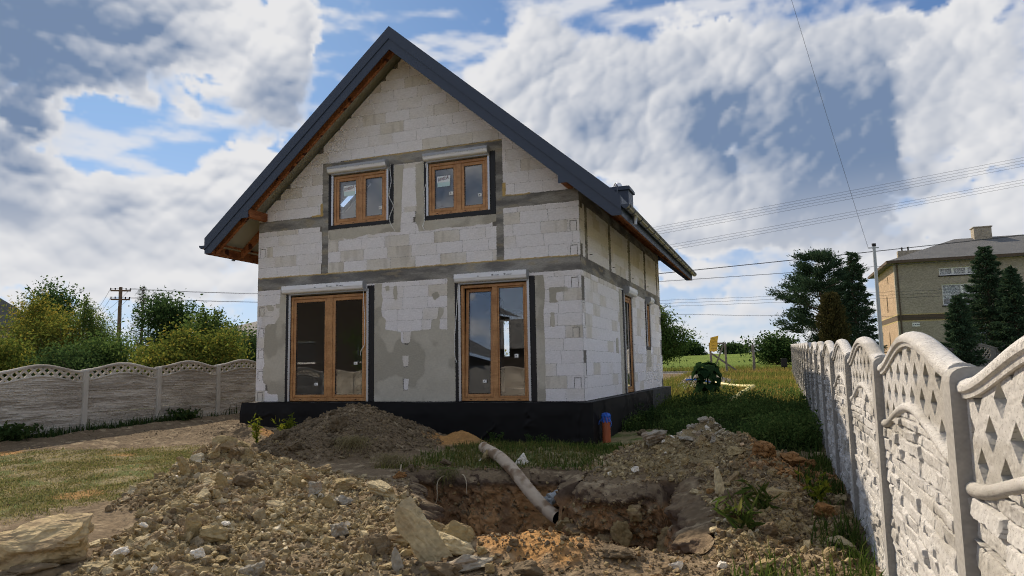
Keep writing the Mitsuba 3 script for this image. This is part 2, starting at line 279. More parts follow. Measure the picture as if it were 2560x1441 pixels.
# ------------------------------------------------------------------ the house under construction: x along the gable wall, y along the side wall, slab at z = 0
W, D, RX, RZ, SL, OV, XE = 7.72, 9.67, -3.86, 7.91, .865, .65, 4.83
roofz = lambda x: RZ - SL * abs(x - RX)
H = thing('house', 'unfinished house of pale aerated concrete blocks under a dark blue gable roof', 'house')
FRONT = ((0, 0, 0), (1, 0, 0), (0, 0, 1), (0, 1, 0))          # u = x, v = z, depth goes into the wall
SIDE = ((0, 0, 0), (0, 1, 0), (0, 0, 1), (-1, 0, 0))          # u = y
def frame(f, out): return (tuple(np.array(f[0]) - out * np.array(f[3])), *f[1:])
def rag(poly, amp=.012, step=.05, seed=0):
    """the same outline with a trowelled, uneven edge"""
    out = []
    for g in getattr(poly, 'geoms', [poly]):
        if g.geom_type != 'Polygon' or g.area < 1e-5: continue
        def ring(r):
            n = max(8, int(r.length / step)); p = np.array([r.interpolate(i / n, normalized=True).coords[0] for i in range(n)])
            q = np.c_[p * 11, np.full(n, seed * 3.7)]
            return p + amp * 2 * (np.c_[meshkit.fbm(q, 3, seed), meshkit.fbm(q + 50, 3, seed + 9)] - .5)
        out.append(Polygon(ring(g.exterior), [ring(i) for i in g.interiors]).buffer(0))
    return unary_union(out)
gable = Polygon([(-W, 0), (0, 0), (0, roofz(0) - .36), (RX, RZ - .36), (-W, roofz(-W) - .36)])
beam1 = rag(sbox(-W, 2.53, 0, 2.815), .010, .06, 1)
cols = rag(unary_union([sbox(-5.965, 2.80, -5.80, 5.34), sbox(-1.745, 2.80, -1.585, 5.34), sbox(-5.965, 5.10, -1.585, 5.335)]), .014, .05, 2)
beam2 = rag(unary_union([sbox(-W, 3.895, -5.96, 4.14), sbox(-1.59, 3.89, 0, 4.145)]), .012, .05, 3)
concrete = unary_union([beam1, cols, beam2]).intersection(gable)
openings = [(-6.79, .0, -4.78, 2.36), (-2.565, .0, -1.10, 2.37), (-5.665, 3.885, -4.295, 5.02), (-3.28, 3.885, -1.91, 5.02)]
hole = unary_union([sbox(*o) for o in openings])
P1 = [(-7.07,2.51),(-6.89,2.44),(-6.91,0),(-7.09,0),(-7.11,.17),(-7.27,.16),(-7.39,.19),(-7.39,.36),(-7.51,.42),(-7.53,.76),(-7.49,.80),(-7.51,1.19),(-7.50,1.67),(-7.40,1.76),(-7.22,1.75),(-7.10,1.92),(-7.09,2.22)]
P2 = [(-4.60,2.52),(-4.41,2.52),(-4.43,2.31),(-4.39,2.16),(-4.44,1.99),(-4.41,1.80),(-4.32,1.73),(-4.34,1.52),(-4.14,1.49),(-3.96,1.45),(-3.95,1.26),(-3.88,1.19),(-3.78,1.18),(-3.74,1.25),(-3.71,1.46),(-3.43,1.48),(-3.25,1.48),(-3.23,1.68),(-3.10,1.71),(-3.06,1.95),(-2.94,1.91),(-2.96,1.78),(-3.04,1.69),(-3.05,1.49),(-2.87,1.46),(-2.86,2.54),(-2.68,2.52),(-2.69,0),(-4.61,0)]
P3 = [(-.95,2.47),(-.76,2.47),(-.73,2.18),(-.78,1.70),(-.76,1.14),(-.77,0),(-.95,0)]
P4 = [(-5.79,3.80),(-4.13,3.81),(-4.12,5.11),(-3.89,5.08),(-3.90,4.85),(-3.92,4.57),(-3.93,4.31),(-3.94,4.04),(-3.96,3.80),(-3.97,3.60),(-4.13,3.62),(-4.23,3.63),(-4.32,3.62),(-4.54,3.62),(-4.62,3.59),(-4.75,3.63),(-4.92,3.60),(-5.10,3.56),(-5.31,3.56),(-5.43,3.61),(-5.56,3.57),(-5.74,3.56),(-5.78,3.60)]
P5 = [(-3.59,5.06),(-3.39,5.09),(-3.39,3.80),(-1.74,3.79),(-1.75,3.63),(-1.83,3.63),(-1.94,3.59),(-2.16,3.61),(-2.23,3.58),(-2.50,3.59),(-2.74,3.59),(-2.88,3.61),(-2.98,3.60),(-3.20,3.58),(-3.37,3.58),(-3.52,3.58),(-3.55,3.70),(-3.60,3.80),(-3.58,4.01),(-3.57,4.24),(-3.60,4.54),(-3.59,4.82)]
blobs = [[(-7.46,2.17),(-7.37,2.19),(-7.25,2.12),(-7.27,2.06),(-7.41,2.08)],[(-7.20,2.20),(-7.09,2.19),(-7.09,2.11),(-7.18,2.12)],[(-4.11,2.43),(-4.06,2.44),(-4.05,2.18),(-4.10,2.14),(-4.14,2.29)],[(-4.33,2.45),(-4.25,2.45),(-4.24,2.37),(-4.31,2.35)],
         [(-.64,2.20),(-.29,2.20),(-.28,2.13),(-.51,2.12),(-.53,1.97),(-.48,1.92),(-.64,1.92)],[(-.62,1.71),(-.56,1.71),(-.56,1.44),(-.64,1.46)],[(-3.22,2.22),(-3.10,2.26),(-3.05,2.17),(-3.16,2.10)]]
keyholes = [Polygon([(-3.92,z + .70),(-3.76,z + .70),(-3.79,z + .46),(-3.9,z + .46)]) for z in (-.23, .25)]
patches = [Polygon(p).buffer(0) for p in (P1, P2, P3, P4, P5)]
patches[1] = patches[1].difference(unary_union(keyholes))
film = unary_union([sbox(-6.91, 0, -4.605, 2.49), sbox(-2.69, 0, -.94, 2.47), sbox(-5.80, 3.81, -4.13, 5.12), sbox(-3.39, 3.795, -1.745, 5.125)])
patches = [rag(p, .012, .03, 20 + i).difference(film).difference(hole) for i, p in enumerate(patches)]

FW = thing(f'{H}__front_wall', None, None)
add('backing', extrude(gable.difference(hole), .24, frame(FRONT, -.006)), 'm_joint', FW)
add('ring_beam', extrude(unary_union([beam1, beam2]).intersection(gable), .05, frame(FRONT, .0012)), 'm_concrete', FW, label='grey concrete ring beams across the gable wall')
add('concrete_frame', extrude(cols.difference(hole).difference(beam1), .05, frame(FRONT, .002)), 'm_concrete', FW, label='grey concrete posts and lintel round the upper windows')
for p in patches:
    for q in getattr(p, 'geoms', [p]):
        if q.area > .002: add('mortar_patch', extrude(q, .012, frame(FRONT, .0045)), 'm_parge', FW, tone=1.0)
for i, b in enumerate(blobs): add('mortar_patch', extrude(max(getattr(rag(Polygon(b).buffer(.01), .014, .02, 60 + i), 'geoms', [rag(Polygon(b).buffer(.01), .014, .02, 60 + i)]), key=lambda q: q.area), .010, frame(FRONT, .004)), 'm_parge', FW, tone=.9)
foam = [sbox(-6.02, 4.14, -5.95, 4.42), sbox(-6.25, 4.13, -5.95, 4.17), sbox(-1.60, 4.14, -1.53, 4.42), sbox(-1.60, 4.135, -1.0, 4.16), sbox(-5.4, 5.325, -1.6, 5.345), sbox(-W, 2.805, -.02, 2.828)]
for i, p in enumerate(foam): add('foam_bead', extrude(rag(p, .02, .02, 80 + i), .012, frame(FRONT, .004)), 'm_foam', FW)

def blocks(holder, region, skip, fr, u0, u1, z0, z1, seed, heads=(), first=0, uvary=1.0, limit=None, rest=None):
    """courses of aerated concrete blocks, each one an entry; every second one at a corner is a toothed header"""
    rng = np.random.default_rng(seed); far = []; z, row = z0, 0
    while z < z1 - .03:
        h = min(.2375, z1 - z - .002); u = u0
        hl, hr = heads[0] if heads else None, heads[1] if heads else None
        spans = []
        if hl is not None and row % 2 == hl: spans.append((u0, u0 + .245, 'h')); u = u0 + .248
        end = u1
        if hr is not None and row % 2 == hr: end = u1 - .248; spans.append((end + .003, u1, 'h'))
        off = (.0, .30, .15, .45)[(row + first) % 4] + rng.uniform(-.03, .03)
        e = u + (.59 - off if off else .59)
        while u < end - .01:
            e2 = min(e, end)
            if end - e2 < .05: e2 = end
            spans.append((u, e2 - (.006 if e2 < end - .001 else 0), 'b')); u = e2; e = e2 + .593
        for a, b, k in spans:
            for r in getattr(sbox(a, z, b, z + h).intersection(region), 'geoms', [sbox(a, z, b, z + h).intersection(region)]):
                if r.geom_type != 'Polygon' or r.area < .004: continue
                if skip is not None and r.difference(skip).area < .012: continue
                t = rng.uniform(0, 1) ** 1.6; out = rng.uniform(-.0016, .0016); g = extrude(r, .05, frame(fr, out))
                if k == 'h' and h > .2:
                    m = (a + b) / 2; cut = unary_union([sbox(m - .075, z + .01, m - .060, z + h - .05), sbox(m + .060, z + .01, m + .075, z + h - .05), sbox(m - .075, z + h - .045, m + .075, z + h - .030)])
                    g = cat([extrude(r.difference(cut), .03, frame(fr, out)), extrude(r, .02, frame(fr, out - .007))])
                t2 = np.tile([[t, rng.uniform()]], (len(g[0]), 1))
                if limit and a > limit: far.append((g, t2))
                else: add('block', g, 'm_aac', holder, tone=t2)
        z += .242; row += 1
    if far: add(rest or 'far_blocks', cat([f[0] for f in far]), 'm_aac', holder, tone=np.vstack([f[1] for f in far]), kind='stuff')
region = gable.difference(concrete).difference(hole)
cover = unary_union([p.buffer(-.01) for p in patches] + [film])
blocks(FW, region.intersection(sbox(-W, 0, 0, 2.53)), cover, FRONT, -W, 0, .003, 2.54, 1, (0, 1), 0)
blocks(FW, region.intersection(sbox(-W, 2.8, 0, 3.9)), cover, FRONT, -W, 0, 2.818, 3.9, 2, (0, 0), 1)
blocks(FW, region.intersection(sbox(-W, 3.9, 0, 8)), cover, FRONT, -W, 0, 4.143, 7.9, 3, (), 2)
blocks(FW, region.intersection(sbox(-5.8, 3.9, -1.74, 5.1)), cover, FRONT, -W, 0, 3.786, 5.1, 4, (), 0)

SW = thing(f'{H}__side_wall', None, None)
sfull = sbox(.052, 0, D, 4.12)
sopen = [(3.93, .0, 4.95, 2.42), (6.98, 1.18, 7.56, 2.44)]
shole = unary_union([sbox(*o) for o in sopen])
sb1, sb2 = rag(sbox(0, 2.53, D, 2.815), .012, .06, 5).intersection(sfull), rag(sbox(0, 3.89, D, 4.12), .02, .08, 6).intersection(sfull)
scol = unary_union([rag(sbox(a, 2.8, b, 3.95), .012, .05, 7) for a, b in ((.40, .60), (2.50, 2.73), (4.72, 5.0), (6.95, 7.22), (9.02, 9.25))])
sp = unary_union([rag(sbox(3.44, 0, 3.80, 2.50), .03, .06, 8), rag(sbox(6.9, .62, 7.62, 1.14), .06, .05, 9), rag(sbox(2.95, .95, 3.2, 1.3), .03, .04, 10)])
sregion = sfull.difference(unary_union([sb1, sb2, scol, shole]))
add('backing', extrude(sbox(.25, 0, D, 4.12).difference(shole), .23, frame(SIDE, -.007)), 'm_joint', SW); add('corner_core', bx(-.06, -.007, .052, .25, 0, 4.12), 'm_joint', SW)
add('ring_beam', extrude(unary_union([sb1, sb2]), .05, frame(SIDE, .001)), 'm_concrete', SW)
for q in scol.difference(unary_union([sb1, sb2])).geoms: add('concrete_post', extrude(q, .05, frame(SIDE, .002)), 'm_concrete', SW, label='grey concrete post between the upper blocks of the side wall')
for q in getattr(sp, 'geoms', [sp]): add('mortar_patch', extrude(q, .012, frame(SIDE, .0045)), 'm_parge', SW, tone=.2)
blocks(SW, sregion.intersection(sbox(0, 0, D, 2.54)), None, SIDE, .052, D, .003, 2.54, 11, (1, 1), 1, limit=5.0)
blocks(SW, sregion.intersection(sbox(0, 2.8, D, 3.9)), None, SIDE, .052, D, 2.818, 3.9, 12, (), 3, limit=5.0)
for y in (.75, 2.85, 5.1, 7.35): add('anchor_rod', tube([(-.02, y, 2.93), (.06, y + .01, 2.925)], .008, 5), 'm_wire', SW)
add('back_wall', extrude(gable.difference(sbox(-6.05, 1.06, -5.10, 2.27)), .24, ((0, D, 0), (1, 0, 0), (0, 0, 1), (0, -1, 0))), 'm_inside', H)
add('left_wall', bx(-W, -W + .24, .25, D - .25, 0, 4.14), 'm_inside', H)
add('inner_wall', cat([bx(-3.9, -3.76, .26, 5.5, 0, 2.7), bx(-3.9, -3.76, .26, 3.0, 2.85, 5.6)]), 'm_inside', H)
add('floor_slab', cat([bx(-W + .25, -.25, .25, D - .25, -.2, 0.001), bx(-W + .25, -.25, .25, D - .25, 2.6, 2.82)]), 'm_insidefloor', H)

# foundation wall with the dimpled membrane
def ruffle(u, z, s):
    """slack sheet: broad bulges and a few creases running down from where it is pinned"""
    q = np.stack([u * .9, z * .7 + s, u * 0 + s], -1); a = meshkit.fbm(q, 4, 31) - .5
    w_ = meshkit.fbm(np.stack([u * 1.1 + 3, z * 1.1, u * 0 + s], -1), 3, 8) - .5
    c = np.abs(meshkit.fbm(np.stack([u * 2.1 + 2.6 * w_, z * .55 + 1.8 * w_, u * 0 + s + 4], -1), 3, 9) - .5)
    return .16 * a + .05 * np.clip(1 - c / .05, 0, 1) * smoothstep_np(.42, .6, meshkit.fbm(q * 1.7 + 5, 2, 10))
us, zs = np.linspace(-7.92, .22, 200), np.linspace(-1.25, 0, 40)
U, Z = np.meshgrid(us, zs, indexing='ij')
top = .018 * (meshkit.fbm(np.stack([us * 4, us * 0, us * 0], -1), 4, 3) - .5)
m = grid(us, zs, np.zeros_like(U)); Zt = Z + (top[:, None] - .004) * (Z > -.02)
V = np.stack([U, -.215 - ruffle(U, Z, 1) * np.clip(-Z * 4, .1, 1), Zt], -1).reshape(-1, 3)
fm = add('foundation_membrane', (V, m[1]), 'm_film', H, smooth=True, label='black dimpled membrane wrapped round the foundation')
us2 = np.linspace(-.22, 6.4, 150); U, Z = np.meshgrid(us2, zs, indexing='ij'); m = grid(us2, zs, np.zeros_like(U))
fold = .06 * np.clip(1 - np.abs(((U + .5 * Z + .5 * np.sin(U * 1.7)) % 1.1) / .08 - 1), 0, 1) * (Z > -.55)
V = np.stack([.215 + ruffle(U, Z, 2) * np.clip(-Z * 4, .1, 1) * .5 + .35 * fold, U, Z + .012 * (meshkit.fbm(np.stack([U * 4, U * 0, U * 0], -1), 4, 8) - .5) * (Z > -.02)], -1).reshape(-1, 3)
add('side_membrane', (V, m[1][:, ::-1]), 'm_film', fm, smooth=True)
add('foundation', cat([bx(-W - .18, .18, -.18, D + .2, -1.3, -.012), bx(.0, .205, 6.35, D + .2, -1.3, -.006)]), 'm_footing', H)

# ---- windows: frame, sashes, panes, rails, shutter box
def window(name, label, x0, x1, z0, z1, mull, box, filmrect, place=None, tilt=0.0, sticker=(), tags=(), boxmarks=True, rails=True, silver=False):
    """built in the plane y = 0 facing -y, x to the right; place moves it"""
    P = thing(f'{H}__{name}', label, None); A = np.eye(4) if place is None else place; wood_ = 'm_oak'
    def put(n, m, b, smooth=False, lab=None): return add(n, xf(m, A), b, P, smooth=smooth, label=lab)
    f = .058; parts = [bbx(x0, x0 + f, .0, .075, z0, z1), bbx(x1 - f, x1, .0, .075, z0, z1), bbx(x0 + f, x1 - f, .001, .074, z0, z0 + f + .01), bbx(x0 + f, x1 - f, .001, .074, z1 - f, z1)]
    cells = [x0 + f] + [c for ml, mr in mull for c in (ml + .012, mr - .012)] + [x1 - f]
    for ml, mr in mull: parts.append(bbx(ml + .01, mr - .01, .0015, .07, z0 + f, z1 - f))
    put('frame', cat(parts), wood_)
    for i in range(0, len(cells), 2):
        a, b = cells[i] + .004, cells[i + 1] - .004; za, zb = z0 + f + .014, z1 - f - .004; s = .068 if not (tilt and i) else .03
        M = np.eye(4)
        if tilt and i == 0: c, sn = math.cos(tilt), math.sin(tilt); M[:3, :3] = [[1,0,0],[0,c,sn],[0,-sn,c]]; o = np.array([0, .04, za]); M[:3, 3] = o - M[:3, :3] @ o
        yo = .012
        sash = cat([bbx(a, a + s, yo, .08, za, zb, .009), bbx(b - s, b, yo, .08, za, zb, .009), bbx(a + s - .003, b - s + .003, yo + .001, .079, za, za + s, .009), bbx(a + s - .003, b - s + .003, yo + .001, .079, zb - s, zb, .009)])
        put('sash', xf(sash, M), wood_)
        gask = cat([bx(a + s - .004, a + s + .006, yo + .010, .05, za + s, zb - s), bx(b - s - .006, b - s + .004, yo + .010, .05, za + s, zb - s), bx(a + s, b - s, yo + .010, .05, za + s - .004, za + s + .006), bx(a + s, b - s, yo + .010, .05, zb - s - .006, zb - s + .004)])
        put('gasket', xf(gask, M), 'm_epdm')
        for y in (.034, .056):
            put('pane', xf((np.array([[a + s, y, za + s], [b - s, y, za + s], [b - s, y, zb - s], [a + s, y, zb - s]]), np.array([[0, 1, 2], [0, 2, 3]])), M), 'm_glass')
    for k in range(4):
        cx = x0 + (x1 - x0) * (.14 + .24 * k); put('drain_cap', bbx(cx - .022, cx + .022, -.006, .002, z0 + .028, z0 + .042, .003), 'm_dark')
    for sx0, sx1, sz0, sz1 in tags: put('tag', bx(sx0, sx1, .028, .031, sz0, sz1), 'm_white', lab='small white tag stuck on the glass'); put('tag_print', bx(sx0 + .02, sx0 + .045, .0268, .0279, sz0 + .02, sz1 - .02), 'm_print')
    for sx0, sx1, sz0, sz1 in sticker:
        cz = sz0 + (sz1 - sz0) * .42
        put('sticker', cat([bx(sx0, sx1, .036, .038, cz, sz1), ]), 'm_white', lab='white and pale blue maker sticker seen from behind, red script reversed'); put('sticker_foot', bx(sx0 + .01, sx1 - .005, .036, .0385, sz0, cz - .001), 'm_aqua')
        t = meshkit.text_mesh('Adams', .078, .001, True); v = np.array(t.vertices); w_ = v[:, 0].max(); k = (sx1 - sx0) * .84 / w_
        put('sticker_script', (np.stack([sx1 - .03 - v[:, 0] * k, np.where(v[:, 2] > .0005, .0352, .0345), cz + .045 + v[:, 1] - .03 * (v[:, 0] / w_ - .5)], -1), np.array(t.faces)[:, ::-1]), 'm_red')
    fx0, fz0, fx1, fz1 = filmrect
    for q in [bx(fx0, x0 - .01, -.008, .004, fz0, fz1), bx(x1 + .01, fx1, -.008, .004, fz0, fz1)] + ([bx(x0 - .01, x1 + .01, -.008, .004, fz0, z0 + .004)] if fz0 < z0 - .03 else []): put('sealing_strip', q, 'm_epdm', lab='black sealing membrane beside the window')
    bx0, bx1, bz0, bz1 = box; dp = .155
    if rails:
        for a, b in ((x0 - .052, x0 - .004), (x1 + .004, x1 + .052)): put('guide_rail', cat([bbx(a, b, -.034, -.009, z0 - .004 if fz0 > -.01 else 0.0, bz0 + .01, .004)] + [bx((a+b)/2-.004, (a+b)/2+.004, -.0362, -.0338, zz, zz+.008) for zz in np.arange(z0 + .2, z1 - .1, .42)]), 'm_alu')
    n = 7; ang = np.linspace(0, np.pi / 2, n); r = .05
    prof = [(.0, bz1)] + [(-dp, bz1 - .004)] + [(-dp - .012, bz0 + .075), (-dp - .006, bz0 + .07)] + [(-dp + r - r * math.cos(t) - .0, bz0 + r - r * math.sin(t)) for t in ang] + [(-.01, bz0)]
    pr = Polygon(prof).buffer(0)
    put('shutter_box', extrude(pr, bx1 - bx0 - .012, ((bx0 + .006, 0, 0), (0, 1, 0), (0, 0, 1), (1, 0, 0))), 'm_boxwhite')
    for q in (bx0, bx1 - .006): put('box_end', extrude(pr.buffer(.005), .006, ((q, 0, 0), (0, 1, 0), (0, 0, 1), (1, 0, 0))), 'm_boxgrey')
    put('box_base', cat([bx(x0 - .03, x1 + .03, -.07, -.0095, bz0 - .035, bz0 - .001)]), 'm_boxgrey')
    if silver: put('printed_film', cat([bx(bx0 + .01, bx1 - .01, -dp - .016, -dp - .004, bz1 - .062, bz1 - .006)] + [bx(bx0 + k, bx0 + k + .05, -dp - .0175, -dp - .0162, bz1 - .03 - .02 * (j % 2), bz1 - .018 - .02 * (j % 2)) for j, k in enumerate(np.arange(.05, bx1 - bx0 - .1, .085))]), 'm_boxgrey')
    if boxmarks:
        c = bx0 + (bx1 - bx0) * .66; zz = bz0 + .092 - (.012 if silver else 0); y = -dp - .014
        put('box_print', cat([bx(c + dx, c + dx + w_, y, y + .003, zz, zz + h_) for dx, w_, h_ in ((-.2, .035, .03), (-.14, .10, .012), (.06, .035, .03), (.12, .11, .012), (-.52, .05, .014))]), 'm_print')
    if not silver and boxmarks:
        put('box_notch', cat([bx(q, q + .11, -dp - .0095, -dp + .02, bz1 - .0035, bz1 + .004) for q in np.arange(bx0 + .12, bx1 - .15, .31)]), 'm_boxgrey')
window('terrace_door', 'double terrace door with timber frame on the left of the ground floor', -6.77, -4.79, .008, 2.335, [(-5.825, -5.66)], (-6.93, -4.80, 2.41, 2.585), (-6.91, 0, -4.605, 2.49),
       tags=[(-6.14, -6.05, .35, .41), (-5.13, -5.04, .79, .85)])
window('terrace_door', 'terrace door right of the middle with its left sash tilted open', -2.555, -1.11, .008, 2.355, [(-1.875, -1.745)], (-2.64, -1.06, 2.41, 2.585), (-2.69, 0, -.94, 2.47), tilt=.05,
       tags=[(-2.10, -2.02, .37, .43), (-1.41, -1.33, .86, .93)])
window('upper_window', 'left timber window of the upper floor', -5.66, -4.30, 3.89, 5.01, [(-5.035, -4.908)], (-5.745, -4.245, 5.065, 5.21), (-5.80, 3.81, -4.13, 5.12), sticker=[(-5.43, -5.12, 4.54, 4.78)], tags=[(-4.52, -4.42, 4.16, 4.23)], silver=True)
window('upper_window', 'right timber window of the upper floor', -3.275, -1.915, 3.89, 5.01, [(-2.646, -2.516)], (-3.35, -1.86, 5.065, 5.21), (-3.39, 3.795, -1.745, 5.125), sticker=[(-3.10, -2.79, 4.50, 4.73)], tags=[(-2.81, -2.72, 4.30, 4.37), (-2.15, -2.07, 4.20, 4.27)], silver=True)
SP = np.eye(4); SP[:3, :3] = [[0, -1, 0], [1, 0, 0], [0, 0, 1]]                  # x -> y, -y -> +x
window('side_window', 'tall narrow window in the side wall', 3.97, 4.86, .008, 2.37, [], (3.93, 5.02, 2.42, 2.60), (3.78, 0, 4.93, 2.5), SP, boxmarks=False)
window('side_window', 'small narrow window at the far end of the side wall', 7.02, 7.54, 1.20, 2.38, [], (6.98, 7.62, 2.44, 2.60), (6.88, 1.10, 7.60, 2.5), SP, boxmarks=False)
for c in ([(-4.19,5.11),(-4.18,4.85),(-4.17,4.65),(-4.21,4.39),(-4.12,4.18),(-4.20,3.93),(-4.10,3.67),(-4.12,3.61)], [(-3.33,5.03),(-3.31,4.62),(-3.36,4.43),(-3.35,4.14),(-3.37,3.78),(-3.40,3.69),(-3.36,3.58)],
          [(-4.85,2.38),(-4.84,2.04),(-4.81,1.68),(-4.81,1.28),(-4.87,1.14),(-4.91,.98)], [(-2.59,2.36),(-2.63,1.94),(-2.66,1.49),(-2.69,1.08),(-2.64,.79)]):
    c = np.array(c); t = np.linspace(0, len(c) - 1, 40); k = np.arange(len(c))
    from scipy.interpolate import CubicSpline
    add('shutter_cable', tube(np.c_[CubicSpline(k, c[:, 0])(t), -.05 + .012 * np.sin(t * 2), CubicSpline(k, c[:, 1])(t)], .0065, 5), 'm_white', H, smooth=True)

# ---- roof
R = thing(f'{H}__roof', None, None)
Y0, Y1 = -OV, D + OV
cut = [(-7.2, -6.35, 2.2, 2.66)]
def slab(z0, z1, x0, x1, y0, y1): # piece of a slope between offsets below the top surface
    v = np.array([[x, y, roofz(x) + z] for z in (z0, z1) for x, y in ((x0, y0), (x1, y0), (x1, y1), (x0, y1))]); return v, BOXF
def slopes(z0, z1, s):
    if s > 0: return [slab(z0, z1, RX, RX + XE, Y0, Y1)]
    a, b, c, d = cut[0]; L = RX - XE
    return [slab(z0, z1, L, a, Y0, Y1), slab(z0, z1, b, RX, Y0, Y1), slab(z0, z1, a, b, Y0, c), slab(z0, z1, a, b, d, Y1)]
for s in (-1, 1):
    add('sheet_metal', cat(slopes(-.035, 0, s)), 'm_roof', R)
    add('underlay', cat(slopes(-.19, -.17, s)), 'm_membrane', R, label='pale underlay seen between the rafters')
v0 = [slab(-.168, -.036, *q) for q in ((cut[0][0] - .02, cut[0][0], cut[0][2], cut[0][3]), (cut[0][1], cut[0][1] + .02, cut[0][2], cut[0][3]))]
add('skylight', cat(v0), 'm_roof', R)
add('seam', cat([slab(0.0, .03, RX + s * .02, RX + s * XE, y, y + .012) if s > 0 else slab(0.0, .03, RX - XE, RX - .02, y, y + .012) for s in (-1, 1) for y in np.arange(Y0 + .5, Y1, .52)]), 'm_roof', R, kind='stuff')
ztip = roofz(RX + XE)
def vergepoly(z0, z1, zmin=None):
    p = Polygon([(RX - XE, ztip + z1), (RX, RZ + z1), (RX + XE, ztip + z1), (RX + XE, ztip + z0), (RX, RZ + z0), (RX - XE, ztip + z0)])
    return p if zmin is None else p.intersection(sbox(-20, zmin, 20, 20))
XZ = lambda y: ((0, y, 0), (1, 0, 0), (0, 0, 1), (0, 1, 0))
low = unary_union([vergepoly(-.50, -.255, 3.385), sbox(-7.60, 4.12, -7.48, 4.40), sbox(-.21, 4.105, -.10, 4.40)])
low = unary_union([low, Polygon([(-7.75, 4.12), (-7.48, 4.12), (-7.48, 4.45), (-7.75, 4.25)]), Polygon([(-.21, 4.105), (.06, 4.105), (.06, 4.2), (-.21, 4.42)])])
for y0 in (Y0 - .03, Y1 + .004):
    add('verge_trim', extrude(vergepoly(-.25, .012, 3.45), .03 if y0 < 0 else .02, XZ(y0)), 'm_roof', R)
    add('verge_board', extrude(low, .02, XZ(y0 + (.012 if y0 < 0 else 0))), 'm_roof', R)
add('verge_crease', extrude(vergepoly(-.262, -.25, 3.4), .012, XZ(Y0 - .036)), 'm_roof', R)
def rafter(y, s, x_in):
    a, b = RX + s * x_in, RX + s * (XE - .08); v = []
    for z0 in (-.40, -.195):
        for x in (a, b):
            for yy in (y, y + .08): v.append((x, yy, max(roofz(x) + z0, 3.43)))
    h = trimesh.convex.convex_hull(np.array(v)); return np.array(h.vertices), np.array(h.faces)
for s in (-1, 1):
    add('rafter', rafter(-.40, s, .02), 'm_rafter', R, label='brown timber rafter under the gable overhang')
    for y in np.arange(.42, D, .86): add('rafter', rafter(y, s, 3.6), 'm_rafter', R)
    add('rafter', rafter(D + .3, s, .02), 'm_rafter', R)
    xa, xb = (RX - 3.74, RX - 3.62) if s < 0 else (RX + 3.64, RX + 3.76)
    add('wall_plate', bbx(xa, xb, Y0 + .022, D + OV - .03, 4.147, 4.335, .008), 'm_rafter', R, label='brown timber wall plate whose end carries the overhang')
    xo = RX + s * XE; q = sorted([xo - s * .012, xo - s * .05]); add('fascia', bx(q[0], q[1], Y0 + .021, Y1, 3.385, 3.69), 'm_rafter', R)
    q = sorted([xo + s * .001, xo - s * .010]); add('fascia_trim', bx(q[0], q[1], Y0 + .021, Y1, 3.375, 3.70), 'm_roof', R)
    q = sorted([xo - s * .16, xo - s * .20]); add('batten', bx(q[0], q[1], Y0 + .05, Y1 - .05, 3.60, 3.64), 'm_rafter', R)
    # half-round gutter with brackets and a stop end
    gx, gz, r = xo + s * .080, 3.575, .074; th = np.linspace(0, np.pi, 13); G = thing(f'{H}__gutter', None, None)
    pts = np.array([(gx - r * math.cos(t), gz - r * math.sin(t)) for t in th]); inn = np.array([(gx - (r - .004) * math.cos(t), gz - (r - .004) * math.sin(t)) for t in th])
    ring = Polygon(np.vstack([pts, inn[::-1]])); add('trough', extrude(ring, OV * 2 + D, XZ(Y0 - .02)), 'm_gutter', G, smooth=35)
    for y in (Y0 - .025, Y1 - .02): add('stop_end', extrude(Polygon(pts), .004, XZ(y)), 'm_roof', G)
    add('rolled_edge', tube([(gx + s * r, Y0 - .02, gz), (gx + s * r, Y1 - .02, gz)], .010, 6), 'm_gutter', G)
    for y in np.concatenate([[Y0 + .1], np.arange(Y0 + .55, Y1, .76)]):
        b = Polygon(np.vstack([[(gx - (r + .008) * math.cos(t), gz - (r + .008) * math.sin(t)) for t in th], pts[::-1]])); add('bracket', extrude(b, .028, XZ(y)), 'm_roof', G)
    oy = Y0 + .86 if s > 0 else .35
    add('outlet', tube([(gx, oy, gz - r + .01), (gx, oy, gz - r - .05), (gx, oy, gz - r - .14)], [.06, .045, .042], 12), 'm_gutter', G, smooth=40)
cx0, cx1, cy0, cy1, cz1 = -.70, -.17, 6.0, 6.65, 5.64
CH = add('chimney', cat([bbx(cx0, cx1, cy0, cy1, roofz(cx0) - .7, cz1 - .12, .006), bx(cx1 - .13, cx1 - .118, cy0 - .004, cy0, roofz(cx1) - .4, cz1 - .12), bbx(cx0 - .05, cx1 + .05, cy0 - .05, cy1 + .05, cz1 - .12, cz1 - .04, .008), bbx(cx0 - .03, cx1 + .03, cy0 - .03, cy1 + .03, cz1 - .04, cz1, .008)]), 'm_roof', H)
add('flue', tube([((cx0 + cx1) / 2 - .06, cy0 + .25, cz1), ((cx0 + cx1) / 2 - .06, cy0 + .25, cz1 + .10), ((cx0 + cx1) / 2 - .06, cy0 + .25, cz1 + .16)], [.10, .10, .06], 16), 'm_steel', CH, smooth=40)
add('snow_hook', tube([(RX + XE - .08, Y0 + .03, ztip + .08), (RX + XE - .06, Y0 + .03, ztip + .2), (RX + XE - .1, Y0 + .03, ztip + .26), (RX + XE - .13, Y0 + .03, ztip + .2)], .012, 6), 'm_roof', R)
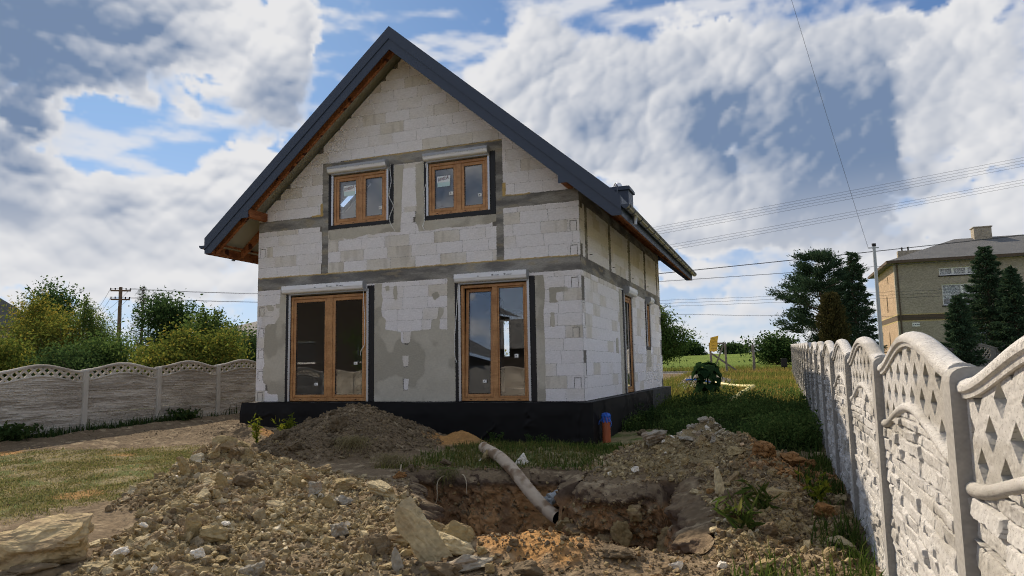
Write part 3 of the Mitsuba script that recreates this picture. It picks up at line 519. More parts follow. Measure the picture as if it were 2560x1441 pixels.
# ------------------------------------------------------------------ the ground: one sheet, with the heaps, the pit, the road and the field
def base(x, y):
    z = np.where(y < 37, -.85 + .022 * (np.clip(y, -30, 37) + 10), .184 + .0215 * (np.clip(y, 37, 320) - 37) - .03 * np.clip(y - 320, 0, 900))
    z = z - .30 * smoothstep_np(5, 10, x) * smoothstep_np(20, 30, y) * smoothstep_np(90, 60, y)
    z = z + .35 * smoothstep_np(60, 200, y) * np.sin(x / 60.0) + .012 * np.clip(x - 30, -500, 0) * smoothstep_np(80, 300, y)
    dh = np.maximum(np.maximum(-W - .2 - x, x - .2), np.maximum(-.2 - y, y - D))
    w = smoothstep_np(-8.2, -4.5, x)
    return z - .17 * np.exp(-(np.maximum(dh, 0) / 1.1) ** 2) * w + .16 * np.exp(-(np.maximum(dh, 0) / 1.2) ** 2) * (1 - w)
RIDGE1 = [(-3.45,-5.7,-.29),(-2.85,-5.65,-.44),(-1.9,-5.9,-.66),(-.8,-6.2,-.74),(-.25,-6.8,-.79)]
RIDGE2 = [(1.05,-3.5,-.70),(1.6,-3.5,-.47),(1.95,-3.6,-.30),(2.62,-3.6,-.11),(3.0,-3.9,-.24),(3.3,-4.6,-.28),(3.75,-4.7,-.55),(3.95,-4.9,-.68)]
def ridge(x, y, pts, fn):
    """height over the crest line pts: fn(dx, dy, along) gives how far a point is from the crest, 0 on it and 1 at the foot"""
    out = np.full(x.shape, -9.0)
    for (x0, y0, z0), (x1, y1, z1) in zip(pts[:-1], pts[1:]):
        L2 = (x1 - x0) ** 2 + (y1 - y0) ** 2; t = np.clip(((x - x0) * (x1 - x0) + (y - y0) * (y1 - y0)) / L2, 0, 1)
        cx, cy, cz = x0 + t * (x1 - x0), y0 + t * (y1 - y0), z0 + t * (z1 - z0)
        d = fn(x - cx, y - cy, cx); b = base(x, y); out = np.maximum(out, b + (cz - b) * np.clip(1 - d, -.02, 1))
    return out
PIT = Polygon([(-1.30,-4.25),(-.3,-4.12),(.80,-4.02),(.98,-4.45),(1.05,-4.88),(1.8,-5.0),(2.46,-4.98),(2.66,-6.2),(2.84,-7.35),(1.9,-7.5),(.80,-7.45),(.1,-6.6),(-.55,-5.5)])
PIT_XY = np.array(PIT.exterior.coords)
def pit_distance(x, y):
    """signed distance to the pit's edge, positive inside"""
    d = np.full(x.shape, 99.0); ins = np.zeros(x.shape, bool)
    for (x0, y0), (x1, y1) in zip(PIT_XY[:-1], PIT_XY[1:]):
        t = np.clip(((x - x0) * (x1 - x0) + (y - y0) * (y1 - y0)) / ((x1 - x0) ** 2 + (y1 - y0) ** 2), 0, 1)
        d = np.minimum(d, np.hypot(x - x0 - t * (x1 - x0), y - y0 - t * (y1 - y0)))
        c = (y0 > y) != (y1 > y); ins ^= c & (x < (x1 - x0) * (y - y0) / (y1 - y0 + 1e-12) + x0)
    return np.where(ins, d, -d)
LAWN = Polygon([(-9.3,-4.0),(-8.2,-3.6),(-7.0,-3.1),(-6.0,-2.9),(-5.3,-3.2),(-4.6,-4.6),(-4.35,-6.0),(-3.9,-6.9),(-3.9,-8.0),(-5.5,-8.8),(-9.5,-8.5)])
def n2(x, y, f, o=3, s=0): return meshkit.fbm(np.stack([x * f, y * f, x * 0 + s * 1.7], -1), o, s) - .5
def heaps(x, y):
    def f1(dx, dy, cx):
        dx = dx + .5 * np.minimum(dy, 0); return np.hypot(np.where(dx < 0, dx / .85, dx / 1.0), np.where(dy < 0, dy / 4.6, dy / 1.1))
    def f2(dx, dy, cx):
        k = 1.25 + 2.3 * smoothstep_np(2.45, 3.1, cx); return np.hypot(dx / .75, np.where(dy < 0, dy / k, dy / 1.1))
    h1 = ridge(x, y, RIDGE1, f1); h2 = ridge(x, y, RIDGE2, f2)
    dx, dy = x + 3.72, y + 2.0; r = np.sqrt(dx * dx + (np.where(dy < 0, .78, 1.0) * dy) ** 2 + .04) - .06
    h3 = .07 - .435 * r
    def dome(cx, cy, rx, ry, h): q = ((x - cx) / rx) ** 2 + ((y - cy) / ry) ** 2; return base(x, y) + h * np.exp(-q * 1.6) - .004
    h4 = dome(-6.7, -1.7, 1.2, .7, .26); h5 = dome(-2.05, -1.25, .62, .5, .26); h6 = dome(1.75, -7.85, 1.0, .42, .17)
    h7 = dome(-.1, -2.6, 1.3, 1.0, .07); h8 = dome(-11.0, 0, .5, 9, .10)
    return h1, h2, h3, h4, h5, h6, h7, h8
def height(x, y, detail=True):
    x, y = np.asarray(x, float), np.asarray(y, float)
    b = base(x, y); hs = heaps(x, y); z = b
    for h in hs: z = np.maximum(z, h) + .0
    if not detail: return z
    near = smoothstep_np(26, 8, np.hypot(x - 0, y + 6))
    up = np.clip((z - b) * 4, 0, 1)
    z = z + near * (.035 * n2(x, y, 1.1, 3, 2) * 1.6 + (.03 + .17 * up) * n2(x, y, 4.2, 3, 4) * 1.3 + .16 * up * n2(x, y, 1.9, 2, 5))
    lawn = np.clip(1 - up, 0, 1) * smoothstep_np(-4.0, -5, x) * smoothstep_np(-1, -3, y)
    z = z + near * .028 * n2(x, y, 17, 3, 6) * (1 - .6 * lawn)
    tr = smoothstep_np(1.8, .6, np.abs(x + 9.3 + .12 * y)) * smoothstep_np(7, 3, y)
    z = z + tr * .02 * np.sin((x + .12 * y) * 16 + 3 * n2(x, y, .8, 2, 8))
    pd = pit_distance(x, y) + .34 * n2(x, y, 1.9, 3, 12)
    wide = .10 + .35 * smoothstep_np(-.2, -1.2, x)
    pd = pd + .16
    floor = -1.98 + .1 * n2(x, y, 2, 3, 14)
    k = smoothstep_np(0, 1, pd / wide)
    return np.where(pd > 0, z + (floor - z) * k, z)
gx = np.concatenate([-np.geomspace(700, 15, 60), np.arange(-14.8, -8.6, .08), np.arange(-8.6, 4.6, .034), np.arange(4.65, 8, .15), np.geomspace(8.2, 800, 70)])
gy = np.concatenate([-np.geomspace(400, 12, 24), np.arange(-11.8, -10, .12), np.arange(-10, -.6, .034), np.arange(-.55, 12, .11), np.arange(12.2, 46, .25), np.geomspace(47, 1400, 80)])
X, Y = np.meshgrid(gx, gy, indexing='ij'); Zg = height(X, Y)
road = (Y > 33.2) & (Y < 36.4); Zg = np.where(road, base(X * 0 + 4, np.full_like(Y, 34.8)) - .06, Zg)
V, F = grid(gx, gy, Zg)
# the sheet itself is crumbled sideways where it is steep
q = np.stack([X, Y, Zg], -1)
gxv = np.gradient(Zg, axis=0) / np.gradient(X, axis=0); gyv = np.gradient(Zg, axis=1) / np.gradient(Y, axis=1); st = smoothstep_np(.8, 2.2, np.hypot(gxv, gyv))
push = .34 * (meshkit.fbm(q * [3.0, 3.0, 2.6], 4, 21) - .5) + .16 * (1 - 2 * np.abs(meshkit.fbm(q * [9, 9, 4], 3, 22) - .5) - .7)
inpit = smoothstep_np(-.15, .1, pit_distance(X, Y))
V = V + np.stack([-gxv, -gyv, gxv * 0], -1).reshape(-1, 3) / (np.hypot(gxv, gyv).reshape(-1, 1) + 1e-6) * (st * push * inpit).reshape(-1, 1)
hs = heaps(X, Y); bb = base(X, Y)
clay = np.clip(smoothstep_np(.0, .10, hs[0] - np.maximum(bb, hs[2])) + .75 * smoothstep_np(.02, .12, hs[1] - bb) * smoothstep_np(-.2, .2, n2(X, Y, 1.2, 3, 33) + .1), 0, 1)
import shapely
ld = np.where(shapely.contains_xy(LAWN, X, Y), 1, -1) * shapely.distance(shapely.points(X, Y), LAWN.exterior)
lawn = smoothstep_np(-.35, .35, ld + .9 * n2(X, Y, 1.3, 4, 41)) * (1 - smoothstep_np(.03, .1, np.maximum(hs[0], hs[2]) - bb))
yard = smoothstep_np(-.3, .3, np.minimum(np.minimum(Y + 1.6 + .0 * X, 33.5 - Y), 9) + .6 * n2(X, Y, 1.1, 4, 42)) * (X > -.2) * (1 - smoothstep_np(.04, .12, hs[1] - bb))
bank = smoothstep_np(.0, .25, np.minimum(np.minimum(Y + 4.15, -1.0 - Y), np.minimum(X + 1.9, 1.2 - X)) + .5 * n2(X, Y, 2, 3, 43))
out = ((X < -12) | (X > 4.4) | (Y > 36.6)) * 1.0
UV = np.stack([clay, np.clip(np.maximum.reduce([lawn, yard, bank * .8, out]), 0, 1)], -1).reshape(-1, 2)
SAND = [(-2.05, -1.3, .62), (-5.85, -1.55, .5), (1.72, -7.78, .50), (.9, -1.0, .75), (1.75, -1.3, .5), (-9.6, -4.4, .45), (-7.2, -3.9, .28), (-4.5, -6.8, .35), (-7.9, -6.2, .2), (2.2, 5.2, .5), (-1.2, -1.0, .5)]
def c_ground(p, n, uv):
    a = fbm(p.x * 1.4, p.y * 1.4, p.z * 1.4, 4); b = fbm(p.x * 7, p.y * 7, p.z * 7, 4); g = fbm(p.x * 38, p.y * 38, p.z * 38, 3)
    steep = smoothstep(.8, .45, dr.abs(n.z))
    soil = mix(mix((.088, .066, .043), (.175, .132, .084), a), (.245, .195, .128), smoothstep(.55, .75, b))
    clay = mix(mix((.165, .132, .070), (.265, .215, .120), b), (.105, .082, .047), smoothstep(.52, .7, a))
    c = mix(soil, clay, dr.clip(uv.x, 0, 1))
    sand = mi.Float(0)
    for sx, sy, sr in SAND: sand = dr.maximum(sand, smoothstep(1.15, .7, dr.sqrt(dr.square(p.x - sx) + dr.square(p.y - sy)) / sr + 1.1 * (a - .5) + .5 * (b - .5)))
    c = mix(c, mix((.33, .185, .07), (.22, .12, .048), b), sand * (1 - steep))
    # bare cut of the pit: dark topsoil above, rusty and ochre clay below, rock bedded in it
    lay = p.z + .22 * (fbm(p.x * 2.1, p.y * 2.1, p.z * .8, 3) - .5)
    col = fbm(p.x * 3.2 + 5, p.y * 3.2, p.z * .7, 4)
    cutc = mix(mix((.19, .118, .068), (.36, .215, .105), smoothstep(.35, .65, col)), (.44, .33, .165), smoothstep(.48, .62, fbm(p.x * 4.1, p.y * 4.1, p.z * 1.6, 4)) * smoothstep(.2, 1.3, p.x) * smoothstep(-1.0, -1.25, lay))
    cutc = mix(cutc, (.075, .054, .040), smoothstep(-.98, -.86, lay) * smoothstep(-.55, -.75, p.z))
    c = mix(c, cutc, steep * smoothstep(-.62, -.78, p.z))
    grass = mix(mix((.15, .13, .066), (.215, .18, .105), b), (.085, .105, .034), smoothstep(.42, .62, fbm(p.x * 2.2, p.y * 2.2, 3.0, 4)))
    far = smoothstep(36.5, 38, p.y)
    stripe = fbm(p.x * .02 + 3, p.y * .12, 0, 3)
    field = mix((.088, .135, .026), (.125, .165, .035), stripe); field = mix(field, mix((.19, .185, .06), (.15, .17, .05), b), smoothstep(-1.6, 1.6, -11 - .128 * (p.y - 60) - p.x) * smoothstep(52, 60, p.y))
    field = mix(field, (.20, .165, .12), smoothstep(.6, 1.2, p.x - 8.6 - .03 * p.y) * smoothstep(90, 120, p.y))
    grass = mix(grass, field * (.8 + .4 * b), far)
    c = mix(c, grass, dr.clip(uv.y, 0, 1) * (1 - .85 * sand) * (1 - steep * smoothstep(-.5, -.75, p.z) * (p.y < 0)))
    return c * (.80 + .80 * g)
mat('m_ground', c_ground, .95, .12, bump=lambda p, n, uv: fbm(p.x * 24, p.y * 24, p.z * 24, 4), bscale=.035, eps=3e-3)
add('ground', (V, F), 'm_ground', smooth=True, tone=UV, kind='structure')
# the cut face of the pit, fine enough to carry its clods, ledges and overhang; the turf folds over its top
L_ = PIT.exterior.length; sarc = np.arange(0, L_, .022); PXY = np.array([PIT.exterior.interpolate(t).coords[0] for t in sarc]); tg = np.roll(PXY, -4, 0) - np.roll(PXY, 4, 0); tg /= np.linalg.norm(tg, axis=1, keepdims=True)
nrm = np.stack([-tg[:, 1], tg[:, 0]], 1); k_ = PXY + .05 * nrm; nrm = np.where((pit_distance(k_[:, 0], k_[:, 1]) > 0)[:, None], nrm, -nrm)        # into the pit
for _ in range(12): nrm = (nrm + np.roll(nrm, 1, 0) + np.roll(nrm, -1, 0)) / 3
PXY = PXY + nrm * (.34 * n2(PXY[:, 0], PXY[:, 1], 1.9, 3, 12) * -1 + .02)[:, None]
zz_ = np.linspace(0, 1, 62); ztop = height(PXY[:, 0] - nrm[:, 0] * .20, PXY[:, 1] - nrm[:, 1] * .20); Zw = ztop[:, None] * (1 - zz_) - 2.02 * zz_
S3 = np.stack([PXY[:, 0, None] + 0 * Zw, PXY[:, 1, None] + 0 * Zw, Zw], -1); right_ = smoothstep_np(.6, 1.1, PXY[:, 0])[:, None]
dsp = .20 * (meshkit.fbm(S3 * [1.6, 1.6, 2.2], 4, 61) - .5) + (.06 + .08 * right_) * (1 - 3.0 * np.abs(meshkit.fbm(S3 * [4.5, 4.5, 3.6], 4, 62) - .5)) + (.09 + .10 * right_) * (meshkit.fbm(S3 * [12, 12, 10], 3, 63) - .5) - .07 * np.clip(1 - np.abs(meshkit.fbm(S3 * [5, 5, 2.2] + 9, 3, 66) - .5) / .022, 0, 1)
cell = meshkit.noise(np.floor(S3 * [5, 5, 4] + 1.2 * (meshkit.fbm(S3 * 3, 3, 64)[..., None] - .5)), 65); dsp = dsp + .07 * right_ * (cell - .4) * smoothstep_np(.18, .4, zz_)
dsp = dsp - .05 + .16 * zz_ ** 2 - .26 * np.exp(-zz_ / .035) + .05 * np.exp(-((zz_ - .10) / .06) ** 2)
W3 = S3 + np.concatenate([nrm[:, None] * dsp[..., None], 0 * Zw[..., None]], -1); W3[:, 0, 2] += .015
nS, nZ = Zw.shape; W3 = np.concatenate([W3, W3[:1]], 0); i_, j_ = np.meshgrid(np.arange(nS), np.arange(nZ - 1), indexing='ij'); k_ = (i_ * nZ + j_).ravel()
add('pit_wall', (W3.reshape(-1, 3), np.vstack([np.stack([k_, k_ + nZ, k_ + nZ + 1], 1), np.stack([k_, k_ + nZ + 1, k_ + 1], 1)])), 'm_ground', smooth=True, tone=np.zeros((len(W3) * nZ, 2)), kind='structure')
def c_road(p, n, uv): return mix((.17, .165, .16), (.24, .225, .21), fbm(p.x * 1.2, p.y * 6, 0, 4)) * (.8 + .4 * fbm(p.x * 20, p.y * 20, 0, 2))
mat('m_road', c_road, .9, .2)
rz = float(base(np.array(4.0), np.array(34.8)))
add('road', grid(np.linspace(-300, 300, 61), np.linspace(33.3, 36.3, 3), lambda x, y: rz - .02 + .004 * np.sin(x * .05) + 0 * x), 'm_road', smooth=True, kind='structure')
K = thing('kerb', 'pale concrete kerb along the road behind the building plot', 'kerb')
add('kerb_stone', cat([bbx(x, x + .98, 36.3, 36.42, rz - .2, rz + .10, .012) for x in np.arange(-60, 60, 1.0)]), 'm_kerb', K, kind='stuff')
# ------------------------------------------------------------------ concrete panel fences: posts and, between two posts, three plates (two of split stone, the top one with arches and lattice)
def ledge(L, h, seed, k_=1.0):
    """relief of dry-laid stone cast in a plate: courses of long stones, each standing out by its own amount"""
    rng = np.random.default_rng(seed); zc = [0.0]
    while zc[-1] < h: zc.append(zc[-1] + rng.uniform(.035, .085) * k_)
    zc[-1] = h + .01; rows = []
    for k in range(len(zc) - 1):
        u = [-.02]
        while u[-1] < L: u.append(u[-1] + rng.uniform(.10, .42))
        rows.append((np.array(u), rng.uniform(0, .021, len(u)), rng.uniform(-.10, .10, len(u)), rng.uniform(-.25, .15, len(u))))
    zc = np.array(zc)
    def fn(u, z):
        q = np.stack([u * 9, z * 9, u * 0 + seed], -1); uu = u + .022 * (meshkit.fbm(q * 2.2, 3, 1) - .5); zz = np.clip(z + .018 * (meshkit.fbm(q * 1.6 + 9, 3, 2) - .5), 0, h)
        r = np.clip(np.searchsorted(zc, zz, side='right') - 1, 0, len(rows) - 1); out = np.zeros(u.shape)
        for k, (ue, pr, tu, tz) in enumerate(rows):
            m = r == k
            if not m.any(): continue
            i = np.clip(np.searchsorted(ue, uu[m], side='right') - 1, 0, len(ue) - 2); a, b = ue[i], ue[i + 1]
            e = np.minimum(np.minimum(uu[m] - a, b - uu[m]), 1.3 * np.minimum(zz[m] - zc[k], zc[k + 1] - zz[m]))
            out[m] = (pr[i] + .004 + tu[i] * (uu[m] - (a + b) / 2) * .35 + tz[i] * (zz[m] - (zc[k] + zc[k + 1]) / 2)) * smoothstep_np(-.001, .011, e)
        return out + .010 * (meshkit.fbm(q * 3.5, 3, 5) - .5)
    return fn
def sheet(us, zlo, zhi, n, fn, t):
    """front face between two curves with relief (towards -y), closed by a flat back"""
    s = np.linspace(0, 1, n); U = np.repeat(us[:, None], n, 1); Z = zlo[:, None] + (zhi - zlo)[:, None] * s
    m = grid(us, s, np.zeros_like(U)); V = np.stack([U, -fn(U, Z), Z], -1).reshape(-1, 3)
    Vb = np.stack([us.repeat(2), np.full(len(us) * 2, t), np.stack([zlo, zhi], 1).ravel()], 1); k = np.arange(len(us) - 1) * 2
    Fb = np.vstack([np.stack([k, k + 1, k + 3], 1), np.stack([k, k + 3, k + 2], 1)])
    N = len(us) * n; a = np.arange(len(us)) * n
    def strip(i0, i1): return np.vstack([np.stack([i0[:-1], i0[1:], i1[1:]], 1), np.stack([i0[:-1], i1[1:], i1[:-1]], 1)])
    return np.vstack([V, Vb]), np.vstack([m[1], Fb + N, strip(a + n - 1, N + np.arange(len(us)) * 2 + 1), strip(N + np.arange(len(us)) * 2, a)])
LP = 1.94
bell = lambda u: .145 * (.5 - .5 * np.cos(2 * np.pi * np.clip(u / LP, 0, 1))) ** .85
def sweep(us, zc, sec):
    """section (y, z) carried along a curve in the panel"""
    n = len(sec); V = np.stack([np.repeat(us, n), np.tile(sec[:, 0], len(us)), np.repeat(zc, n) + np.tile(sec[:, 1], len(us))], 1)
    i, j = np.meshgrid(np.arange(len(us) - 1), np.arange(n), indexing='ij'); i, j = i.ravel(), j.ravel(); jn = (j + 1) % n
    k = np.arange(1, n - 1); m = (len(us) - 1) * n
    return V, np.vstack([np.stack([i*n+j, (i+1)*n+jn, i*n+jn], 1), np.stack([i*n+j, (i+1)*n+j, (i+1)*n+jn], 1), np.stack([k*0, k, k+1], 1), np.stack([k*0+m, m+k+1, m+k], 1)])
def panel_meshes(step, seed, latt, bar, pitch, slope=.85, thick=.045):
    us = np.linspace(0, LP, int(LP / step) + 1); nz = max(6, int(.5 / step * (1.25 if step < .012 else 1.6)))
    o = {}
    for k in range(2): g = ledge(LP, .52, seed + k, .62 if seed >= 200 else 1.0); o[f'stone_plate{k}'] = sheet(us, us * 0 + .5 * k + .004, us * 0 + .5 * k + .497, nz, lambda u, z, g=g, k=k: g(u, z - .5 * k), .035)
    zl = 1.475 - latt + bell(us); zt = 1.445 + bell(us)
    f = ledge(LP, .62, seed + 5, .62 if seed >= 200 else 1.0); o['arched_plate'] = sheet(us, us * 0 + 1.001, zl, nz, lambda u, z: f(u, z - 1.0), .035)
    a = np.linspace(0, 2 * np.pi, 12, endpoint=False); u2 = np.linspace(0, LP, 40 if step < .03 else 14)
    o['moulding'] = sweep(u2, 1.475 - latt + bell(u2) + .01, np.c_[-.008 + .024 * np.cos(a), .024 * np.sin(a)])
    cop = np.array([(.046,-.03),(.048,.004),(.040,.020),(.022,.030),(0,.034),(-.022,.030),(-.040,.020),(-.048,.004),(-.046,-.012),(-.036,-.018),(-.034,-.034),(.034,-.034)]); cop[:, 0] += .016
    o['coping'] = sweep(u2, 1.475 + bell(u2), cop[::-1])
    reg = Polygon(np.vstack([np.c_[u2, 1.475 - latt + bell(u2)], np.c_[u2, zt + 0 if len(u2) == len(us) else 1.45 + bell(u2)][::-1]]))
    bars = []
    for s in (-1, 1):
        for c in np.arange(-1.2, LP + 1.2, pitch):
            bars.append(LineString([(c - s * .8 / slope, .55), (c + s * .8 / slope, 2.15)]).buffer(bar / 2, cap_style=2))
    lat = unary_union(bars).intersection(reg); lat = unary_union([lat, sbox(0, 1.475 - latt, .03, 1.47), sbox(LP - .03, 1.475 - latt, LP, 1.47)])
    o['lattice'] = extrude(lat, thick, ((0, -.006, 0), (1, 0, 0), (0, 0, 1), (0, 1, 0)))
    return o
def post_mesh(wx, wy, h):
    a = np.linspace(0, np.pi, 11); top = np.array([(wy / 2 * np.sign(math.cos(t)) * abs(math.cos(t)) ** .8, h - .05 + .05 * math.sin(t) ** .9) for t in a])
    return extrude(Polygon(np.vstack([[(-wy / 2, -.5), (wy / 2, -.5)], top])), wx, ((-wx / 2, 0, 0), (0, 1, 0), (0, 0, 1), (1, 0, 0)))
def fence(key, place, ks, y0, ztop, lod, bsdf, pbsdf, wx, latt, bar, pitch, seed, thick=.045):
    """along y; place(m, y, z) takes a mesh whose local x runs along the fence and whose front faces local -y"""
    cache = {}
    for k in ks:
        y = y0 + 2.06 * k; zb = ztop(y) - 1.52
        if 'post' not in cache: cache['post'] = post_mesh(.12, wx, 1.52)
        add('post', place(cache['post'], y, zb, 0), pbsdf, key)
        st, var = lod(k); zb2 = ztop(y + 1.03) - 1.52
        if (st, var) not in cache: cache[(st, var)] = panel_meshes(st, seed + 10 * var, latt, bar, pitch, thick=thick)
        P = numbered(f'{key}__panel')
        for n, m in cache[(st, var)].items():
            nm = n.rstrip('01'); scene[numbered(f'{P}__{nm}')] = mikit.ply(place(m, y + .06, zb2, 1), bsdf, smooth=38 if n in ('coping', 'moulding') else 20 if 'plate' in n else False)
FR = thing('concrete_fence', 'bright sunlit concrete panel fence with arched tops along the right side of the plot', 'fence')
def pl_right(m, y, z, panel):        # front (-y) faces -x; local x runs along +y
    v, f = m
    if panel: return np.stack([4.105 + v[:, 1], y + v[:, 0], z + v[:, 2]], 1), f[:, ::-1]
    return np.stack([4.125 + v[:, 1], y + v[:, 0], z + v[:, 2]], 1), f[:, ::-1]
def lodR(k):
    if k < 3: return .009, k + 2
    if k < 7: return .02, k % 2
    return .05, 0
fence(FR, pl_right, range(-1, 20), -10.49, lambda y: .625 + .0238 * (y + 10.49), lodR, 'm_fence', 'm_post', .14, .33, .078, .25, 100, .06)
FL = thing('concrete_fence', 'weathered grey-beige concrete panel fence with lattice tops along the left side of the plot', 'fence')
def pl_left(m, y, z, panel):         # front faces +x
    v, f = m; o = .0 if panel else .01
    return np.stack([-11.40 - o - v[:, 1], y + v[:, 0], z + v[:, 2]], 1), f
fence(FL, pl_left, range(-3, 5), -1.36, lambda y: .81 + .024 * (y + 1.36), lambda k: (.014, k % 3), 'm_fence_old', 'm_post_old', .13, .235, .038, .20, 200)
# ------------------------------------------------------------------ stones: the ones that can be picked out are things, the rest is rubble
def c_rock(p, n, uv):
    a = fbm(p.x * 9, p.y * 9, p.z * 9, 4); b = fbm(p.x * 31, p.y * 31, p.z * 31, 3); s = fbm(p.x * 4 + 20, p.y * 4, p.z * 11, 4)
    t = dr.clip(uv.x + .16 * (a - .5), 0, 1)
    c = mix((.054, .042, .028), (.122, .094, .060), smoothstep(0, .25, t)); c = mix(c, (.225, .175, .090), smoothstep(.25, .52, t)); c = mix(c, (.35, .295, .178), smoothstep(.52, .78, t)); c = mix(c, (.56, .53, .46), smoothstep(.78, 1, t))
    lum = mi.luminance(c); c = mix(mi.Color3f(lum * 1.02, lum * 1.0, lum * .93), c, smoothstep(-.1, .5, uv.y)); c = mix(c, mi.Color3f(lum * 1.75, lum * .92, lum * .36), smoothstep(.55, 1.0, uv.y))
    c = mix(c, (.19, .135, .088), .6 * smoothstep(.50, .64, s) * smoothstep(.2, .6, t) * (1 - .7 * smoothstep(.66, .76, uv.x)))
    return c * (.80 + .96 * b)
mat('m_rock', c_rock, .92, .15, bump=lambda p, n, uv: fbm(p.x * 36, p.y * 36, p.z * 36, 4), bscale=.022, eps=2e-3)
def rock(seed, n=16, sub=0, sq=.55, rough=.05):
    """an angular stone about one unit across: hull of points on a rounded box, its faces broken up by noise"""
    rng = np.random.default_rng(seed); d = rng.normal(size=(n, 3)); d /= np.linalg.norm(d, axis=1, keepdims=True)
    k = np.max(np.abs(d), axis=1, keepdims=True); p = d / (k * sq + (1 - sq)) * .5 * rng.uniform(.82, 1.05, (n, 1))
    h = trimesh.convex.convex_hull(p); v, f = np.array(h.vertices), np.array(h.faces)
    if sub:
        m = trimesh.Trimesh(v, f)
        for _ in range(sub): m = m.subdivide()
        v, f = np.array(m.vertices), np.array(m.faces); r = v / np.linalg.norm(v, axis=1, keepdims=True)
        q = v * 2.2 + seed; v = v + r * (rough * 2 * (meshkit.fbm(q, 4, seed) - .5) - rough * 1.2 * np.clip(.12 - np.abs(meshkit.fbm(q * 1.3 + 7, 2, seed + 3) - .5), 0, 1) / .12)[:, None]
    return v - (v.max(0) + v.min(0)) / 2, f
TONE = dict(d=(.17,.5), b=(.28,.5), l=(.56,.5), s=(.74,.42), w=(1.0,.3), g=(.62,.12), r=(.34,.95), o=(.70,.62), c=(.20,.45), p=(.60,.6))
